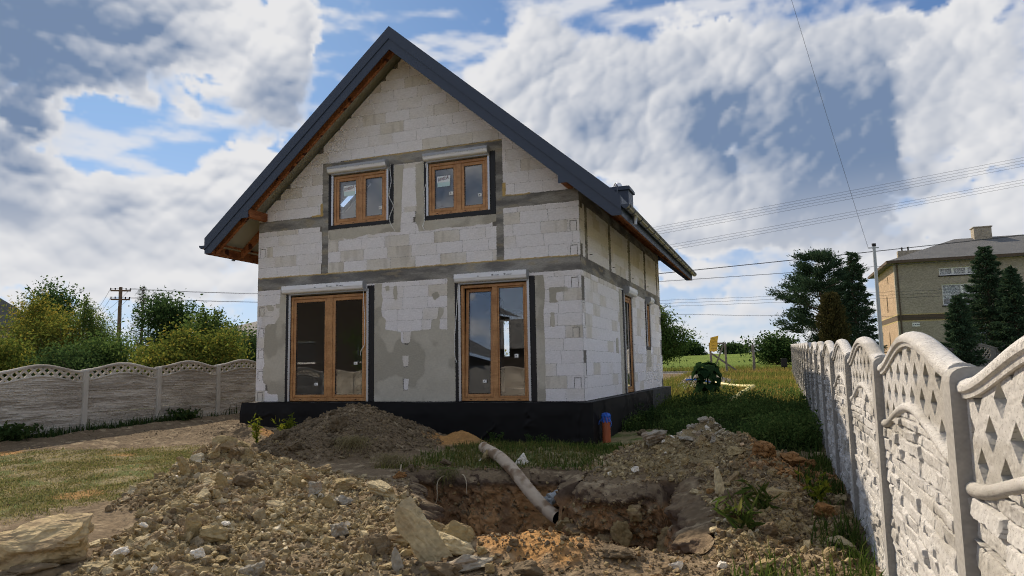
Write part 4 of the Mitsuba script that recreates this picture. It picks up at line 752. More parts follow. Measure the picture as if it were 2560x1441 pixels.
HERO = [
 (-2.02,-9.17,-.73,.753,.603,.392,4,"o","long flat-topped limestone block with an ochre end, in the lower left corner"),
 (-1.8,-9.42,-.81,.445,.267,.119,0,"b","brown earth-caked slab in front of the long flat-topped block"),
 (.86,-8.21,-.66,.339,.102,.554,-34,"s","largest pale slab, leaning at the left edge of the pit"),
 (.24,-7.31,-.7,.287,.229,.176,-25,"l","tan angular stone lying high on the largest leaning slab"),
 (.52,-7.9,-.74,.344,.275,.172,-8,"l","broad tan stone with a fresh pale break, lower on the leaning slab"),
 (.68,-7.57,-.75,.193,.155,.159,25,"l","small pale stone wedged right of the leaning slab"),
 (1.06,-7.96,-.69,.279,.14,.197,22,"l","rounded pale slab standing behind the stones at the pit's edge"),
 (1.09,-8.06,-.73,.348,.244,.137,20,"s","oblong whitish stone sloping down to the pit"),
 (1.29,-8.36,-.77,.431,.216,.134,-7,"g","long grey slab lying flat at the bottom beside the leaning slab"),
 (1.35,-8.15,-.73,.078,.063,.078,0,"l","small pale stone at the right tip of the long grey slab"),
 (1.22,-8.55,-.78,.283,.198,.125,5,"b","brown lump under the long grey slab at the picture's lower edge"),
 (.83,-8.53,-.75,.082,.041,.181,-20,"g","narrow grey splinter standing left of the leaning slab's foot"),
 (-.65,-6.26,-.69,.37,.296,.194,18,"s","flat whitish block between the rubble heap and the pit"),
 (.52,-8.27,-.73,.243,.194,.175,0,"b","brown earthy boulder left of the leaning slab"),
 (-3.29,-5.77,-.28,.322,.258,.239,-10,"l","pale stone crowning the rubble heap"),
 (-5.42,-3.04,-.65,.323,.258,.211,5,"l","second pale stone on the crest of the rubble heap, right of the crowning one"),
 (-3.27,-5.98,-.35,.173,.138,.203,0,"l","upright stone on the left shoulder of the rubble heap's crest"),
 (-2.87,-6.02,-.38,.229,.206,.199,0,"b","dark brown hollowed lump just under the rubble heap's crest"),
 (-1.96,-6.93,-.54,.25,.25,.233,0,"c","round dark brown cobble with a grey patch on the rubble heap"),
 (-1.95,-7.26,-.51,.108,.054,.248,-18,"l","tan slab standing on edge left of the round cobble"),
 (-2.48,-6.43,-.49,.206,.185,.131,0,"l","rounded tan stone above the round cobble"),
 (-3.11,-6.63,-.47,.122,.073,.301,-32,"l","slanting slab on the left flank of the rubble heap"),
 (-1.82,-5.96,-.62,.163,.147,.144,4,"l","tan cube-shaped stone in the row on the heap's right slope"),
 (-2.09,-5.31,-.63,.207,.187,.124,-8,"l","tan block at the top of the row on the heap's right slope"),
 (-1.7,-6.4,-.61,.145,.131,.154,20,"l","knobbly tan stone left of the cube-shaped one"),
 (-1.29,-6.6,-.64,.165,.083,.209,20,"g","greyish slab standing below the cube-shaped stone"),
 (-1.26,-6.09,-.67,.258,.206,.157,0,"l","lumpy tan stone at the right end of the row of stones"),
 (-.83,-6.73,-.71,.234,.164,.126,3,"g","grey flat-faced stone below the row of stones"),
 (-.86,-6.97,-.7,.122,.098,.163,-25,"l","upright tan stone below the row of stones"),
 (-1.28,-9.05,-.71,.129,.103,.08,-18,"w","whitest stone on the heap's left foot"),
 (-2.14,-8.54,-.82,.182,.145,.056,-12,"s","thin pale flat stone at the heap's left edge"),
 (-2.61,-7.66,-.75,.138,.11,.097,-5,"l","pale block on the left edge of the rubble heap"),
 (-1.12,-8.5,-.65,.133,.093,.246,10,"l","tall oval boulder in the middle of the rubble heap"),
 (-.96,-8.41,-.7,.22,.198,.167,0,"l","wide rounded boulder right of the tall oval one"),
 (-1.11,-8.13,-.67,.091,.073,.049,12,"w","small white stone over the wide rounded boulder"),
 (-.38,-7.95,-.72,.194,.174,.118,0,"l","flat tan boulder in the bare middle of the rubble heap"),
 (-.11,-7.86,-.74,.166,.133,.152,-10,"g","grey block half buried right of the heap's middle"),
 (-.73,-8.84,-.73,.116,.093,.086,-10,"w","pale chipped stone near the lower edge of the heap"),
 (-.57,-9.14,-.76,.184,.147,.126,-15,"l","large tan slab cut by the lower edge of the picture"),
 (-.03,-9.04,-.75,.18,.144,.13,0,"g","greyish slab cut by the lower edge, below the heap's middle"),
 (-.07,-8.07,-.76,.12,.096,.067,8,"l","oblong tan stone below the half buried grey block"),
 (.18,-8.24,-.75,.07,.056,.096,-30,"l","tilted oblong stone right of the oblong tan one"),
 (-.25,-8.32,-.77,.13,.104,.065,25,"l","pale slanting stone in the lower middle of the heap"),
 (-.61,-8.7,-.73,.124,.112,.093,0,"b","dark stone in the lower middle of the heap"),
 (-3.39,-3.06,-.24,.345,.276,.292,-20,"d","large brown stone near the top of the dark earth heap"),
 (-4.38,-3.33,-.44,.267,.24,.214,0,"d","brown stone at the left foot of the dark earth heap"),
 (-3.18,-3.64,-.47,.213,.171,.138,-20,"d","dark stone halfway down the dark earth heap"),
 (-3.91,-2.49,-.08,.155,.14,.113,0,"d","small dark stone on the left shoulder of the dark earth heap"),
 (-3.54,-3.97,-.51,.272,.245,.173,0,"d","lumpy clod left of the dry grass on the dark earth heap"),
 (-1.14,-5.01,-.71,.175,.158,.124,-20,"r","rusty orange stone on the lower right slope of the dark earth heap"),
 (-1.39,-4.25,-.73,.101,.091,.123,15,"d","brown upright stone beside the rusty orange one"),
 (-.99,-3.9,-.69,.228,.182,.091,20,"d","brown slab at the right foot of the dark earth heap"),
 (-.6,-3.42,-.65,.129,.091,.212,10,"p","pointed tan stone standing at the upper end of the hose"),
 (-.01,-3.55,-.66,.228,.159,.171,-8,"w","white pointed stone in the grass right of the hose"),
 (-.71,-3.31,-.69,.107,.097,.048,0,"w","small white stone left of the pointed tan stone"),
 (1.93,-3.63,-.33,.37,.333,.233,-15,"g","large pale grey lump on the left shoulder of the right heap"),
 (.89,1.06,-.68,.27,.243,.143,0,"b","brown clod left of the large pale grey lump"),
 (2.57,-3.62,-.07,.187,.168,.093,0,"g","grey stone at the very top of the right heap"),
 (2.23,2.27,-.55,.249,.224,.149,8,"g","grey stone right of the right heap's top"),
 (2.71,-3.72,-.15,.143,.114,.082,-10,"g","flat grey stone just below the right heap's top"),
 (2.37,-3.77,-.3,.247,.197,.072,5,"g","layered grey slab on the face of the right heap"),
 (2.72,-4.28,-.25,.077,.054,.125,30,"g","slanting grey stone right of the layered slab"),
 (3.0,-4.63,-.35,.21,.168,.109,-5,"l","tan slab on the right heap, left of the orange block"),
 (3.32,-5.07,-.28,.265,.238,.188,0,"r","big orange-brown block of earth crowning the right side of the right heap"),
 (3.59,-4.63,-.43,.266,.24,.16,0,"r","orange clod right of the big orange-brown block"),
 (3.78,-3.34,-.66,.223,.2,.182,0,"r","crumbling orange clod nearest the fence"),
 (2.4,-4.5,-.52,.095,.066,.151,15,"l","upright tan stone on the right heap above the pit"),
 (2.72,-4.94,-.45,.124,.112,.071,0,"l","pale stone with a dark notch right of the upright tan stone"),
 (2.65,-5.13,-.51,.096,.086,.105,0,"l","rounded pale stone above the pit's right corner"),
 (1.82,-4.56,-.6,.096,.077,.087,0,"w","white angular stone at the left foot of the right heap"),
 (2.92,-6.12,-.51,.098,.049,.302,-14,"s","whitish slab standing at the right corner of the pit"),
 (3.17,-6.94,-.59,.244,.22,.138,5,"d","brown angular block right of the pit"),
 (3.04,-6.53,-.54,.099,.079,.142,-20,"d","brown stone above the brown angular block"),
 (3.43,-6.27,-.54,.252,.227,.108,0,"l","pale broken lumps on the slope towards the fence"),
 (3.82,-6.51,-.63,.197,.177,.156,0,"r","ochre boulder with a pale top close to the fence"),
 (3.89,-7.3,-.7,.219,.176,.095,12,"s","pale oblong block lying near the fence foot"),
 (3.38,-7.26,-.65,.136,.109,.124,-15,"d","dark pointed clod right of the pit"),
 (3.51,-7.34,-.69,.109,.098,.072,0,"d","dark clod beside the grass near the fence"),
 (3.34,-7.93,-.74,.263,.132,.071,-28,"l","long tan stone slanting in the grass at the lower edge"),
 (3.07,-7.83,-.78,.074,.059,.057,20,"w","white flat stone right of the pit near the lower edge"),
 (2.76,-7.97,-.76,.113,.091,.062,0,"w","whitish flat stone in front of the pit"),
 (2.35,-7.97,-.71,.268,.214,.087,4,"d","flat brown slab on the near edge of the pit"),
 (1.57,-8.05,-.67,.079,.071,.067,0,"b","brown stone left of the orange sand at the pit's edge"),
 (1.8,-8.36,-.77,.225,.203,.124,0,"d","dark brown clod in front of the orange sand"),
 (1.58,-8.23,-.77,.07,.063,.041,0,"l","pale stone between the long grey slab and the orange sand"),
 (1.51,-8.39,-.78,.074,.067,.086,0,"l","pale stone right of the brown lump at the lower edge"),
 (3.94,-2.22,-.66,.135,.121,.112,0,"s","pale stone at the fence foot beyond the orange clods"),]
view = lambda x, y: np.array([x - EYE[0], y - EYE[1], 0]) / math.hypot(x - EYE[0], y - EYE[1])
for i, (x, y, z, w, d, h, tilt, kind, lab) in enumerate(HERO):
    f = view(x, y); r = np.cross(f, [0, 0, 1]); rng = np.random.default_rng(700 + i)
    v, fc = rock(300 + i, {'c': 60, 'o': 22, 's': 13, 'g': 13}.get(kind, 19), 3, {'c': .05, 'o': .97, 's': .9, 'g': .9, 'p': .3}.get(kind, .72), {'r': .12, 'd': .08, 'b': .11, 's': .075, 'g': .075}.get(kind, .06))
    if kind == 'p' or (kind == 'w' and 'pointed' in lab): v[:, :2] *= (1.15 - 1.0 * (v[:, 2:] + .5)).clip(.12); v[:, 0] += .25 * (v[:, 2] + .3) * (kind == 'w')
    if 'leaning at' in lab: w, h, d = .27, .56, .13
    if 'tall oval' in lab: v[:, 0] *= 1 - .5 * np.clip(-v[:, 2], 0, .5)
    ext = np.ptp(v, axis=0); v = v / ext; yaw = rng.uniform(-.3, .3)
    v = (v * [w, d, h]) @ rotz(yaw).T; t = math.radians(tilt); c, s = math.cos(t), math.sin(t)
    v = np.stack([v[:, 0] * c + v[:, 2] * s, v[:, 1], -v[:, 0] * s + v[:, 2] * c], 1)
    if kind in 'sg' and h > w: v[:, 1] += .35 * v[:, 2]
    v = v[:, :1] * r + v[:, 1:2] * f + v[:, 2:] * [0, 0, 1] + [x, y, z + (.22 if kind == 'o' else .10) * h]
    name = 'earth_clod' if 'clod' in lab or 'block of earth' in lab else 'stone'
    add(name, (v, fc), 'm_rock', tone=np.tile([TONE[kind]], (len(v), 1)) + .02 * (rng.uniform(size=2) - .5), smooth=False, label=lab, category='clod' if name != 'stone' else 'stone')

def where(n, seed, box_, weight):
    rng = np.random.default_rng(seed); got = np.zeros((0, 2))
    while len(got) < n:
        p = rng.uniform(box_[:2], box_[2:], (max(4000, n), 2)); got = np.vstack([got, p[rng.uniform(size=len(p)) < weight(p[:, 0], p[:, 1])]])
    return got[:n], rng
def w_heap(i, lo=.02, hi=.12):
    return lambda x, y: smoothstep_np(lo, hi, heaps(x, y)[i] - np.maximum(base(x, y), max_other(x, y, i))) * (pit_distance(x, y) < .05)
def max_other(x, y, i): h = heaps(x, y); return np.maximum.reduce([h[k] for k in range(8) if k != i])
VAR = [rock(900 + k, 9 + k % 5, 0, .6) for k in range(14)]
def scatter(pts, size, rng, tone, sink=.25, flat=(.45, .95)):
    """many stones as one mesh, each with its own turn, size and tone"""
    vs, fs, us, n = [], [], [], 0; z = height(pts[:, 0], pts[:, 1]); kind = rng.integers(0, len(VAR), len(pts))
    for k in range(len(VAR)):
        m = np.nonzero(kind == k)[0]
        if not len(m): continue
        v, f = VAR[k]; q = rng.normal(size=(len(m), 4)); q /= np.linalg.norm(q, axis=1, keepdims=True); a, b, c, d = q.T
        Rm = np.stack([1-2*(c*c+d*d), 2*(b*c-a*d), 2*(b*d+a*c), 2*(b*c+a*d), 1-2*(b*b+d*d), 2*(c*d-a*b), 2*(b*d-a*c), 2*(c*d+a*b), 1-2*(b*b+c*c)], 1).reshape(-1, 3, 3)
        sc = size[m, None] * np.stack([rng.uniform(.8, 1.35, len(m)), rng.uniform(.7, 1.1, len(m)), rng.uniform(*flat, len(m))], 1)
        P = np.einsum('kij,knj->kni', Rm, v[None] * sc[:, None]) + np.stack([pts[m, 0], pts[m, 1], z[m] + size[m] * (.5 - sink) * .6], 1)[:, None]
        vs.append(P.reshape(-1, 3)); fs.append((f[None] + (np.arange(len(m)) * len(v))[:, None, None]).reshape(-1, 3) + n); n += len(m) * len(v); us.append(np.repeat(tone(pts[m, 0], pts[m, 1], rng), len(v), axis=0))
    return (np.vstack(vs), np.vstack(fs)), np.vstack(us)
def tone_of(mean, sd, hue, hsd=.08): return lambda x, y, rng: np.stack([np.clip(rng.normal(mean, sd, len(x)), .02, 1), np.clip(rng.normal(hue, hsd, len(x)), 0, 1)], 1)
def t_right(x, y, rng):
    g = smoothstep_np(-.35, -.18, heaps(x, y)[1]) * (x < 3.0); o = smoothstep_np(2.95, 3.3, x) * (y > -5.6)
    return np.stack([np.clip(rng.normal(.50 + .14 * g - .1 * o, .15, len(x)), .02, 1), np.clip(.5 - .32 * g + .4 * o + rng.normal(0, .08, len(x)), 0, 1)], 1)
power = lambda rng, n, a, b, e=2.2: (a ** (1 - e) + rng.uniform(size=n) * (b ** (1 - e) - a ** (1 - e))) ** (1 / (1 - e))
def rubble(name, n, seed, bx_, w, a, b, e, tone, label, cat_):
    p, rng = where(n, seed, bx_, w); m, u = scatter(p, power(rng, n, a, b, e), rng, tone); add(name, m, 'm_rock', tone=u, label=label, category=cat_, kind='stuff')
B1, B2, B3 = (-4.6, -10.2, 1.6, -5.0), (.9, -8.6, 4.04, -2.4), (-6.2, -5.6, -.9, .0)
rubble('limestone_rubble', 14000, 1, B1, w_heap(0, .0, .06), .018, .11, 2.0, tone_of(.55, .13, .47), 'tan limestone rubble of the near heap left of the pit', 'rubble')
rubble('grey_rubble', 9500, 2, B2, w_heap(1, .0, .08), .015, .095, 2.0, t_right, 'grey and brown rubble of the heap right of the pit', 'rubble')
rubble('earth_clods', 9500, 3, B3, w_heap(2, .0, .08), .016, .095, 2.15, tone_of(.26, .07, .5), 'crumbled dark earth of the heap before the house', 'earth')
def w_low(x, y):
    a = smoothstep_np(.25, -.1, np.abs(pit_distance(x, y) + .15)) + .35 * (x > 1.0) * (y < -6.6) + .9 * smoothstep_np(2.55, 2.9, x) * (y < -4.2) * (x < 4.0) + .6 * (y < -7.4) * (x > .5)
    return np.clip(a, 0, 1) * (pit_distance(x, y) < .02)
rubble('loose_rubble', 9000, 4, (-1.6, -9.6, 4.0, -3.6), w_low, .012, .065, 2.5, tone_of(.33, .14, .52, .12), 'loose brown soil lumps and pebbles round the pit', 'rubble')
def w_track(x, y): return .25 * (x < -4.4) * (1 - np.clip(heaps(x, y)[0] - base(x, y), 0, .05) / .05) * (smoothstep_np(-2.5, -1.5, y) + .6 * smoothstep_np(-7.2, -8.2, y) + .9 * np.exp(-((x + 6.6) / .8) ** 2 - ((y + 1.7) / .6) ** 2) * 4)
rubble('soil_lumps', 4500, 5, (-11.2, -9.4, -3.4, 4), w_track, .010, .05, 2.7, tone_of(.20, .07, .52), 'small soil lumps strewn on the dirt track', 'earth')
p, rng = where(900, 6, (-.3, 12, 2.2, 24), lambda x, y: np.exp(-((x - .4) / 1.1) ** 2 - ((y - 18) / 3.4) ** 2))
z0 = .55 * np.exp(-((p[:, 0] - .4) / 1.0) ** 2 - ((p[:, 1] - 18) / 3.0) ** 2)
m, u = scatter(p, rng.uniform(.05, .16, len(p)), rng, tone_of(.72, .1, .15)); m = (m[0] + np.c_[np.zeros((len(m[0]), 2)), np.interp(0, [0], [0]) + .45 * np.exp(-((m[0][:, 0] - .4) / 1.0) ** 2 - ((m[0][:, 1] - 18) / 3.0) ** 2)], m[1])
add('gravel', m, 'm_rock', tone=u, label='pale gravel heap behind the far corner of the house', category='gravel', kind='stuff')

def chunks(n, seed, bx_, w, a, b, tone, label, group, name='stone', cat_='stone'):
    """medium stones that can be picked apart, each a thing of its own"""
    p, rng = where(n, seed, bx_, w); z = height(p[:, 0], p[:, 1]); t = tone(p[:, 0], p[:, 1], rng)
    for i in range(n):
        v, f = rock(5000 + seed * 400 + i, 15 + i % 6, 2, .68, .07); s = rng.uniform(a, b)
        M = rot(rng); v = (v * s * np.array([rng.uniform(.9, 1.35), rng.uniform(.7, 1.0), rng.uniform(.5, .95)])) @ M.T + [p[i, 0], p[i, 1], z[i] + .10 * s]
        add(name, (v, f), 'm_rock', tone=np.tile([t[i]], (len(v), 1)), label=label, category=cat_, group=group)
chunks(150, 11, (-4.2, -9.5, 1.0, -5.3), w_heap(0, .02, .15), .09, .20, tone_of(.60, .12, .46), 'tan limestone chunk among many alike on the near rubble heap', 'limestone chunks on the near rubble heap')
chunks(50, 12, (1.1, -6.0, 3.9, -2.9), w_heap(1, .1, .25), .07, .14, t_right, 'grey-brown stone among many alike on the rubble heap right of the pit', 'stones on the right rubble heap')
chunks(36, 13, B3, w_heap(2, .1, .3), .07, .13, tone_of(.20, .05, .5), 'dark earth lump among many alike on the dark heap before the house', 'lumps on the dark earth heap', 'earth_clod', 'clod')
chunks(40, 14, (2.6, -9.2, 4.0, -5.4), lambda x, y: (pit_distance(x, y) < -.1) * .8, .06, .15, tone_of(.36, .12, .55, .15), 'brown or tan lump among many alike on the slope between pit and right fence', 'lumps between pit and right fence', 'earth_clod', 'clod')
wr, wi = np.random.default_rng(88), None
wp = W3[:-1]; ok = (np.arange(nS)[:, None] >= 0) & (wp[..., 1] > -5.6) & (zz_[None] > .10) & (zz_[None] < .9); wt = ok * (.25 + .75 * (wp[..., 0] > .8)); wi = wr.choice(wt.size, 2400, p=(wt / wt.sum()).ravel()); wpos = wp.reshape(-1, 3)[wi]
sz = power(wr, 2400, .012, .085, 2.1); tn = np.stack([np.clip(wr.normal(.38, .13, 2400), .05, .8), wr.normal(.60, .08, 2400)], 1); vs, us_, fs, n_ = [], [], [], 0
for i in range(2400):
    v, f = VAR[i % len(VAR)]; vs.append(v * sz[i] * [1, 1, .8] @ rot(wr).T + wpos[i]); fs.append(f + n_); n_ += len(v); us_.append(np.tile(tn[i], (len(v), 1)))
add('pit_wall_stones', (np.vstack(vs), np.vstack(fs)), 'm_rock', tone=np.vstack(us_), label='small stones and crumbs sticking in the walls of the pit', category='rubble', kind='stuff')
# rock bedded in the cut of the pit's far wall
PITR = [(1.15,-5.0,-1.45,.34,.20,.30),(1.42,-5.0,-1.60,.26,.16,.30),(1.05,-4.9,-1.20,.26,.14,.20),(1.75,-5.06,-1.25,.24,.12,.42),(2.02,-5.06,-1.55,.30,.14,.36),(2.25,-5.05,-1.28,.28,.12,.34),(1.55,-5.03,-1.35,.3,.1,.2),(1.3,-5.0,-1.75,.3,.2,.25),(2.3,-5.03,-1.7,.36,.14,.3),(1.9,-5.05,-1.0,.2,.1,.2),(.95,-4.6,-1.6,.2,.2,.35)]
for i, (x, y, z, w, d, h) in enumerate(PITR):
    v, f = rock(8000 + i, 18, 3, .85, .08); v = v * [w, d * 1.5, h] @ rotz(.2 * math.sin(i * 3)).T + [x, y - .05, z]
    add('bedded_rock', (v, f), 'm_rock', tone=np.tile([(.46 + .09 * math.sin(i * 5), .58)], (len(v), 1)), label='ochre rock bedded in the far wall of the pit among others alike', category='rock', group='rocks bedded in the pit wall')
# ------------------------------------------------------------------ vegetation
def leafmat(key, fn, trans=.45):
    scene[key] = {'type': 'principledthin', 'base_color': proc(fn), 'roughness': .55, 'spec_trans': 0.0, 'diff_trans': 2 * trans, 'eta': 1.35}
def pal(a, b, c):
    def fn(p, n, uv): return mix(mix(a, b, dr.clip(uv.x * 2, 0, 1)), c, dr.clip(uv.x * 2 - 1, 0, 1)) * (.75 + .5 * uv.y)
    return fn
leafmat('m_leaf_warm', pal((.070, .115, .026), (.15, .185, .040), (.34, .27, .05)))
leafmat('m_leaf_green', pal((.050, .095, .028), (.090, .15, .042), (.15, .20, .06)))
leafmat('m_leaf_dark', pal((.024, .052, .020), (.044, .084, .030), (.075, .12, .042)))
leafmat('m_needle', pal((.030, .060, .036), (.052, .092, .052), (.085, .125, .062)), .2)
leafmat('m_needle_brown', pal((.040, .046, .020), (.075, .072, .028), (.12, .095, .04)), .2)
leafmat('m_leaf_bright', pal((.12, .16, .02), (.26, .27, .03), (.42, .36, .05)))
leafmat('m_leaf_big', pal((.012, .032, .016), (.020, .048, .020), (.035, .070, .028)), .25)
leafmat('m_grass_dry', pal((.12, .145, .042), (.23, .205, .095), (.36, .30, .17)))
leafmat('m_grass_green', pal((.045, .085, .018), (.085, .125, .030), (.19, .17, .06)))
leafmat('m_weed', pal((.030, .060, .022), (.050, .090, .030), (.09, .12, .04)))
leafmat('m_meadow', pal((.095, .15, .030), (.20, .205, .055), (.40, .27, .10)))
mat('m_bark', lambda p, n, uv: mix((.060, .045, .034), (.15, .12, .09), fbm(p.x * 14, p.y * 14, p.z * 4, 4)), .95, .1)
def leaves(P, size, rng, n_dir=None, aspect=.5, fold=True, hang=0.0, tone=None, spread=1.0):
    """a folded leaf (two triangles) at each point"""
    N = len(P); d = rng.normal(size=(N, 3)); d[:, 2] -= hang; d /= np.linalg.norm(d, axis=1, keepdims=True)
    if n_dir is not None: d = d * spread + n_dir; d /= np.linalg.norm(d, axis=1, keepdims=True)
    s = np.cross(d, rng.normal(size=(N, 3))); s /= np.linalg.norm(s, axis=1, keepdims=True) + 1e-9; u = np.cross(s, d)
    L = np.broadcast_to(size, (N,)) * rng.uniform(.7, 1.3, N); L = L[:, None]; w = L * aspect * .5; m = P + d * L * .45
    V = np.stack([P, m + s * w + u * w * .4, P + d * L, m - s * w + u * w * .4], 1).reshape(-1, 3); k = np.arange(N) * 4
    F = np.vstack([np.stack([k, k + 1, k + 2], 1), np.stack([k, k + 2, k + 3], 1)])
    t = rng.uniform(0, 1, (N, 2)) if tone is None else np.stack([np.clip(tone, 0, 1), rng.uniform(0, 1, N)], 1)
    return (V, F), np.repeat(t, 4, axis=0)
def grow(rng, h, spread, levels=3, first=.18, n0=6, up=.5):
    """trunk and limbs: list of (path, radius), and the twig tips"""
    out, tips = [], []
    def limb(p, d, L, r, lev):
        m = 6; P = [p]
        for i in range(m): d = d + rng.normal(0, .16, 3) + np.array([0, 0, .05]); d /= np.linalg.norm(d); P.append(P[-1] + d * L / m)
        out.append((np.array(P), np.linspace(r, r * .45, m + 1)))
        if lev == 0: tips.extend(P[2:]); return
        for k in range(rng.integers(3, 5)):
            i = rng.integers(2, m + 1); e = rng.normal(size=3); e[2] = abs(e[2]) * .6; e = d * .7 + e * .75; e /= np.linalg.norm(e)
            limb(P[i], e, L * rng.uniform(.5, .75), r * .5, lev - 1)
    P = [np.zeros(3)]; d = np.array([0, 0, 1.0])
    for i in range(8): d = d + rng.normal(0, .07, 3); d[2] = abs(d[2]); d /= np.linalg.norm(d); P.append(P[-1] + d * h * .7 / 8)
    P = np.array(P); out.append((P, np.linspace(.045 * h ** .8, .012 * h, 9)))
    for k in range(n0):
        i = int(np.clip((first + (1 - first) * k / n0) * 8, 1, 8)); a = k * 2.4 + rng.uniform(-.5, .5); e = np.array([math.cos(a), math.sin(a), up + .4 * k / n0]); e /= np.linalg.norm(e)
        limb(P[i], e, spread * rng.uniform(.6, 1.0) * (1 - .35 * k / n0), .02 * h * (1 - .5 * k / n0), levels - 1)
    return out, np.array(tips)
def wood_of(out): return cat([tube(P, r, 5, cap=False) for P, r in out])
def fit(out, tips, h, rad):
    s = np.array([rad / np.percentile(np.hypot(tips[:, 0], tips[:, 1]), 92), 0, 0]); s[1] = s[0]; s[2] = h * .96 / tips[:, 2].max()
    return [(P * s, r) for P, r in out], tips * s
def ground_z(x, y): return float(height(np.array([x]), np.array([y]), False)[0])
def tree(name, x, y, h, rad, leafbsdf, label, n=14000, leaf=.10, clump=.34, seed=0, aspect=.55, first=.15, n0=8, up=.5, cat_='tree', tone0=.5, levels=3, shoots=0, group=None):
    rng = np.random.default_rng(seed); out, tips = grow(rng, h, rad, levels, first, n0, up); out, tips = fit(out, tips, h, rad); z = ground_z(x, y) - .05
    key = thing(name, label, cat_, group); add('trunk', shift(wood_of(out), (x, y, z)), 'm_bark', key)
    c = tips[rng.integers(0, len(tips), n // 18)]; c = c + rng.normal(0, clump * .5, c.shape); ct = rng.normal(tone0, .22, len(c))
    k = rng.integers(0, len(c), n); P = c[k] + rng.normal(0, clump, (n, 3)) * [1, 1, .62]; P = P[P[:, 2] > .05]; t = ct[k][:len(P)] + rng.normal(0, .12, len(P))
    if shoots:
        a = tips[np.argsort(-tips[:, 2])[:max(shoots * 3, 9)]]; a = a[rng.integers(0, len(a), shoots)]; S = []
        for q in a:
            L = rng.uniform(.25, .6) * h * .35; e = np.array([rng.normal(0, .18), rng.normal(0, .18), 1]); s = np.sort(rng.uniform(0, 1, 46)); S.append(q + s[:, None] * L * e + rng.normal(0, .035, (46, 3)))
        S = np.vstack(S); P = np.vstack([P, S]); t = np.r_[t, rng.normal(tone0, .2, len(S))]
    m, u = leaves(P + [x, y, z], leaf, rng, aspect=aspect, hang=.25, tone=t); add('crown', m, leafbsdf, key, tone=u)
    return key
def conifer(name, x, y, h, rad, label, n=9000, seed=0, kind='spruce', bsdf='m_needle', base_=.06, cat_='tree', lean=.12):
    rng = np.random.default_rng(seed); z = ground_z(x, y) - .05; key = thing(name, label, cat_); br, P, D, Tn = [(np.array([[0, 0, 0], [lean * .3, 0, h * .5], [lean, 0, h]]), np.array([.03 * h ** .8, .02 * h ** .8, .01]))], [], [], []
    nb = int(26 + 9 * h) if kind != 'pine' else int(10 + 4.5 * h)
    for i in range(nb):
        s = base_ + (1 - base_) * ((i + rng.uniform(0, 1)) / nb) ** (.9 if kind != 'pine' else .8); zz = h * s; a = i * 2.399 + rng.uniform(-.4, .4)
        env = {'spruce': (1 - s) ** .8, 'thuja': (1 - s) ** .6 * (.45 + s) ** .4, 'pine': (1 - s) ** .55 * (.55 + .6 * min(s * 2, 1)), 'larch': (1 - s) ** .8}[kind]
        L = rad * env * rng.uniform(.72, 1.12) + .12; droop = {'spruce': -.20, 'thuja': .7, 'pine': .22, 'larch': -.05}[kind]
        if kind == 'pine': L *= rng.choice([.65, 1.0, 1.15])
        m = 7; t = np.linspace(0, 1, m); path = np.stack([math.cos(a) * L * t, math.sin(a) * L * t, zz + L * (droop * t + (.22 * t * t if kind == 'spruce' else .18 * t * t if kind == 'pine' else 0))], 1) + np.r_[0, rng.normal(0, .03, m - 1)][:, None]
        br.append((path, np.linspace(.012 * h ** .5 + .008, .004, m)))
        w = int(n / nb * (.35 + 1.2 * env)); tt = rng.uniform(.12 if kind != 'pine' else .4, 1, w) ** .8; c = np.stack([np.interp(tt, t, path[:, k]) for k in range(3)], 1)
        off = rng.normal(0, 1, (w, 3)); sd = L * .17 * (1.15 - tt) + .05
        if kind == 'pine': cl = np.round(tt * 5) / 5; c = np.stack([np.interp(cl, t, path[:, k]) for k in range(3)], 1); sd = np.full(w, .15 + .05 * L); off[:, 2] = np.abs(off[:, 2]) * .8 - .15
        elif kind == 'spruce': off[:, 2] = -np.abs(off[:, 2]) * .8
        P.append(c + off * sd[:, None]); d = np.tile([math.cos(a), math.sin(a), {'pine': .6, 'thuja': 1.4}.get(kind, -.25)], (w, 1)); D.append(d); Tn.append(rng.normal(.45, .2, w))
    P, D, Tn = np.vstack(P), np.vstack(D), np.concatenate(Tn)
    add('trunk', shift(wood_of(br), (x, y, z)), 'm_bark', key)
    m, u = leaves(P + [x, y, z], {'pine': .20, 'larch': .09, 'thuja': .15}.get(kind, .20), rng, D * .9, aspect=.32 if kind != 'thuja' else .4, tone=Tn, spread=.7); add('crown', m, bsdf, key, tone=u)
# behind the left fence
LT = 'behind the left fence'
tree('dark_tree', -26.5, 8.7, 5.09, 1.31, 'm_leaf_dark', 'dark tree topping the yellow-green bush at the far left ' + LT, n=9000, leaf=.14, clump=.42, seed=1, n0=7)
tree('willow_bush', -19.6, 3.3, 3.78, 1.55, 'm_leaf_warm', 'large yellow-green bush at the far left ' + LT, n=26000, leaf=.11, clump=.33, seed=2, aspect=.34, tone0=.55, shoots=14, first=.05, n0=10, cat_='bush')
tree('shoot_bush', -19.0, 5.1, 3.47, 0.77, 'm_leaf_green', 'light bush with long upright shoots, left of the utility pole', n=9000, leaf=.10, clump=.28, seed=3, aspect=.34, tone0=.7, shoots=18, first=.05, cat_='bush')
conifer('larch_tree', -33.6, 20.0, 6.41, 1.14, 'thin grey-green conifer right of the utility pole', n=6500, seed=4, kind='larch')
tree('dark_tree', -27.2, 16.0, 5.29, 1.28, 'm_leaf_dark', 'dark broad-leaved tree right of the thin conifer ' + LT, n=9000, leaf=.17, clump=.40, seed=5, n0=7, first=.3)
tree('apple_tree', -14.1, 3.2, 2.79, 1.15, 'm_leaf_warm', 'wide yellowing apple tree in the middle ' + LT, n=17000, leaf=.095, clump=.26, seed=6, tone0=.45, first=.2, n0=9, up=.25)
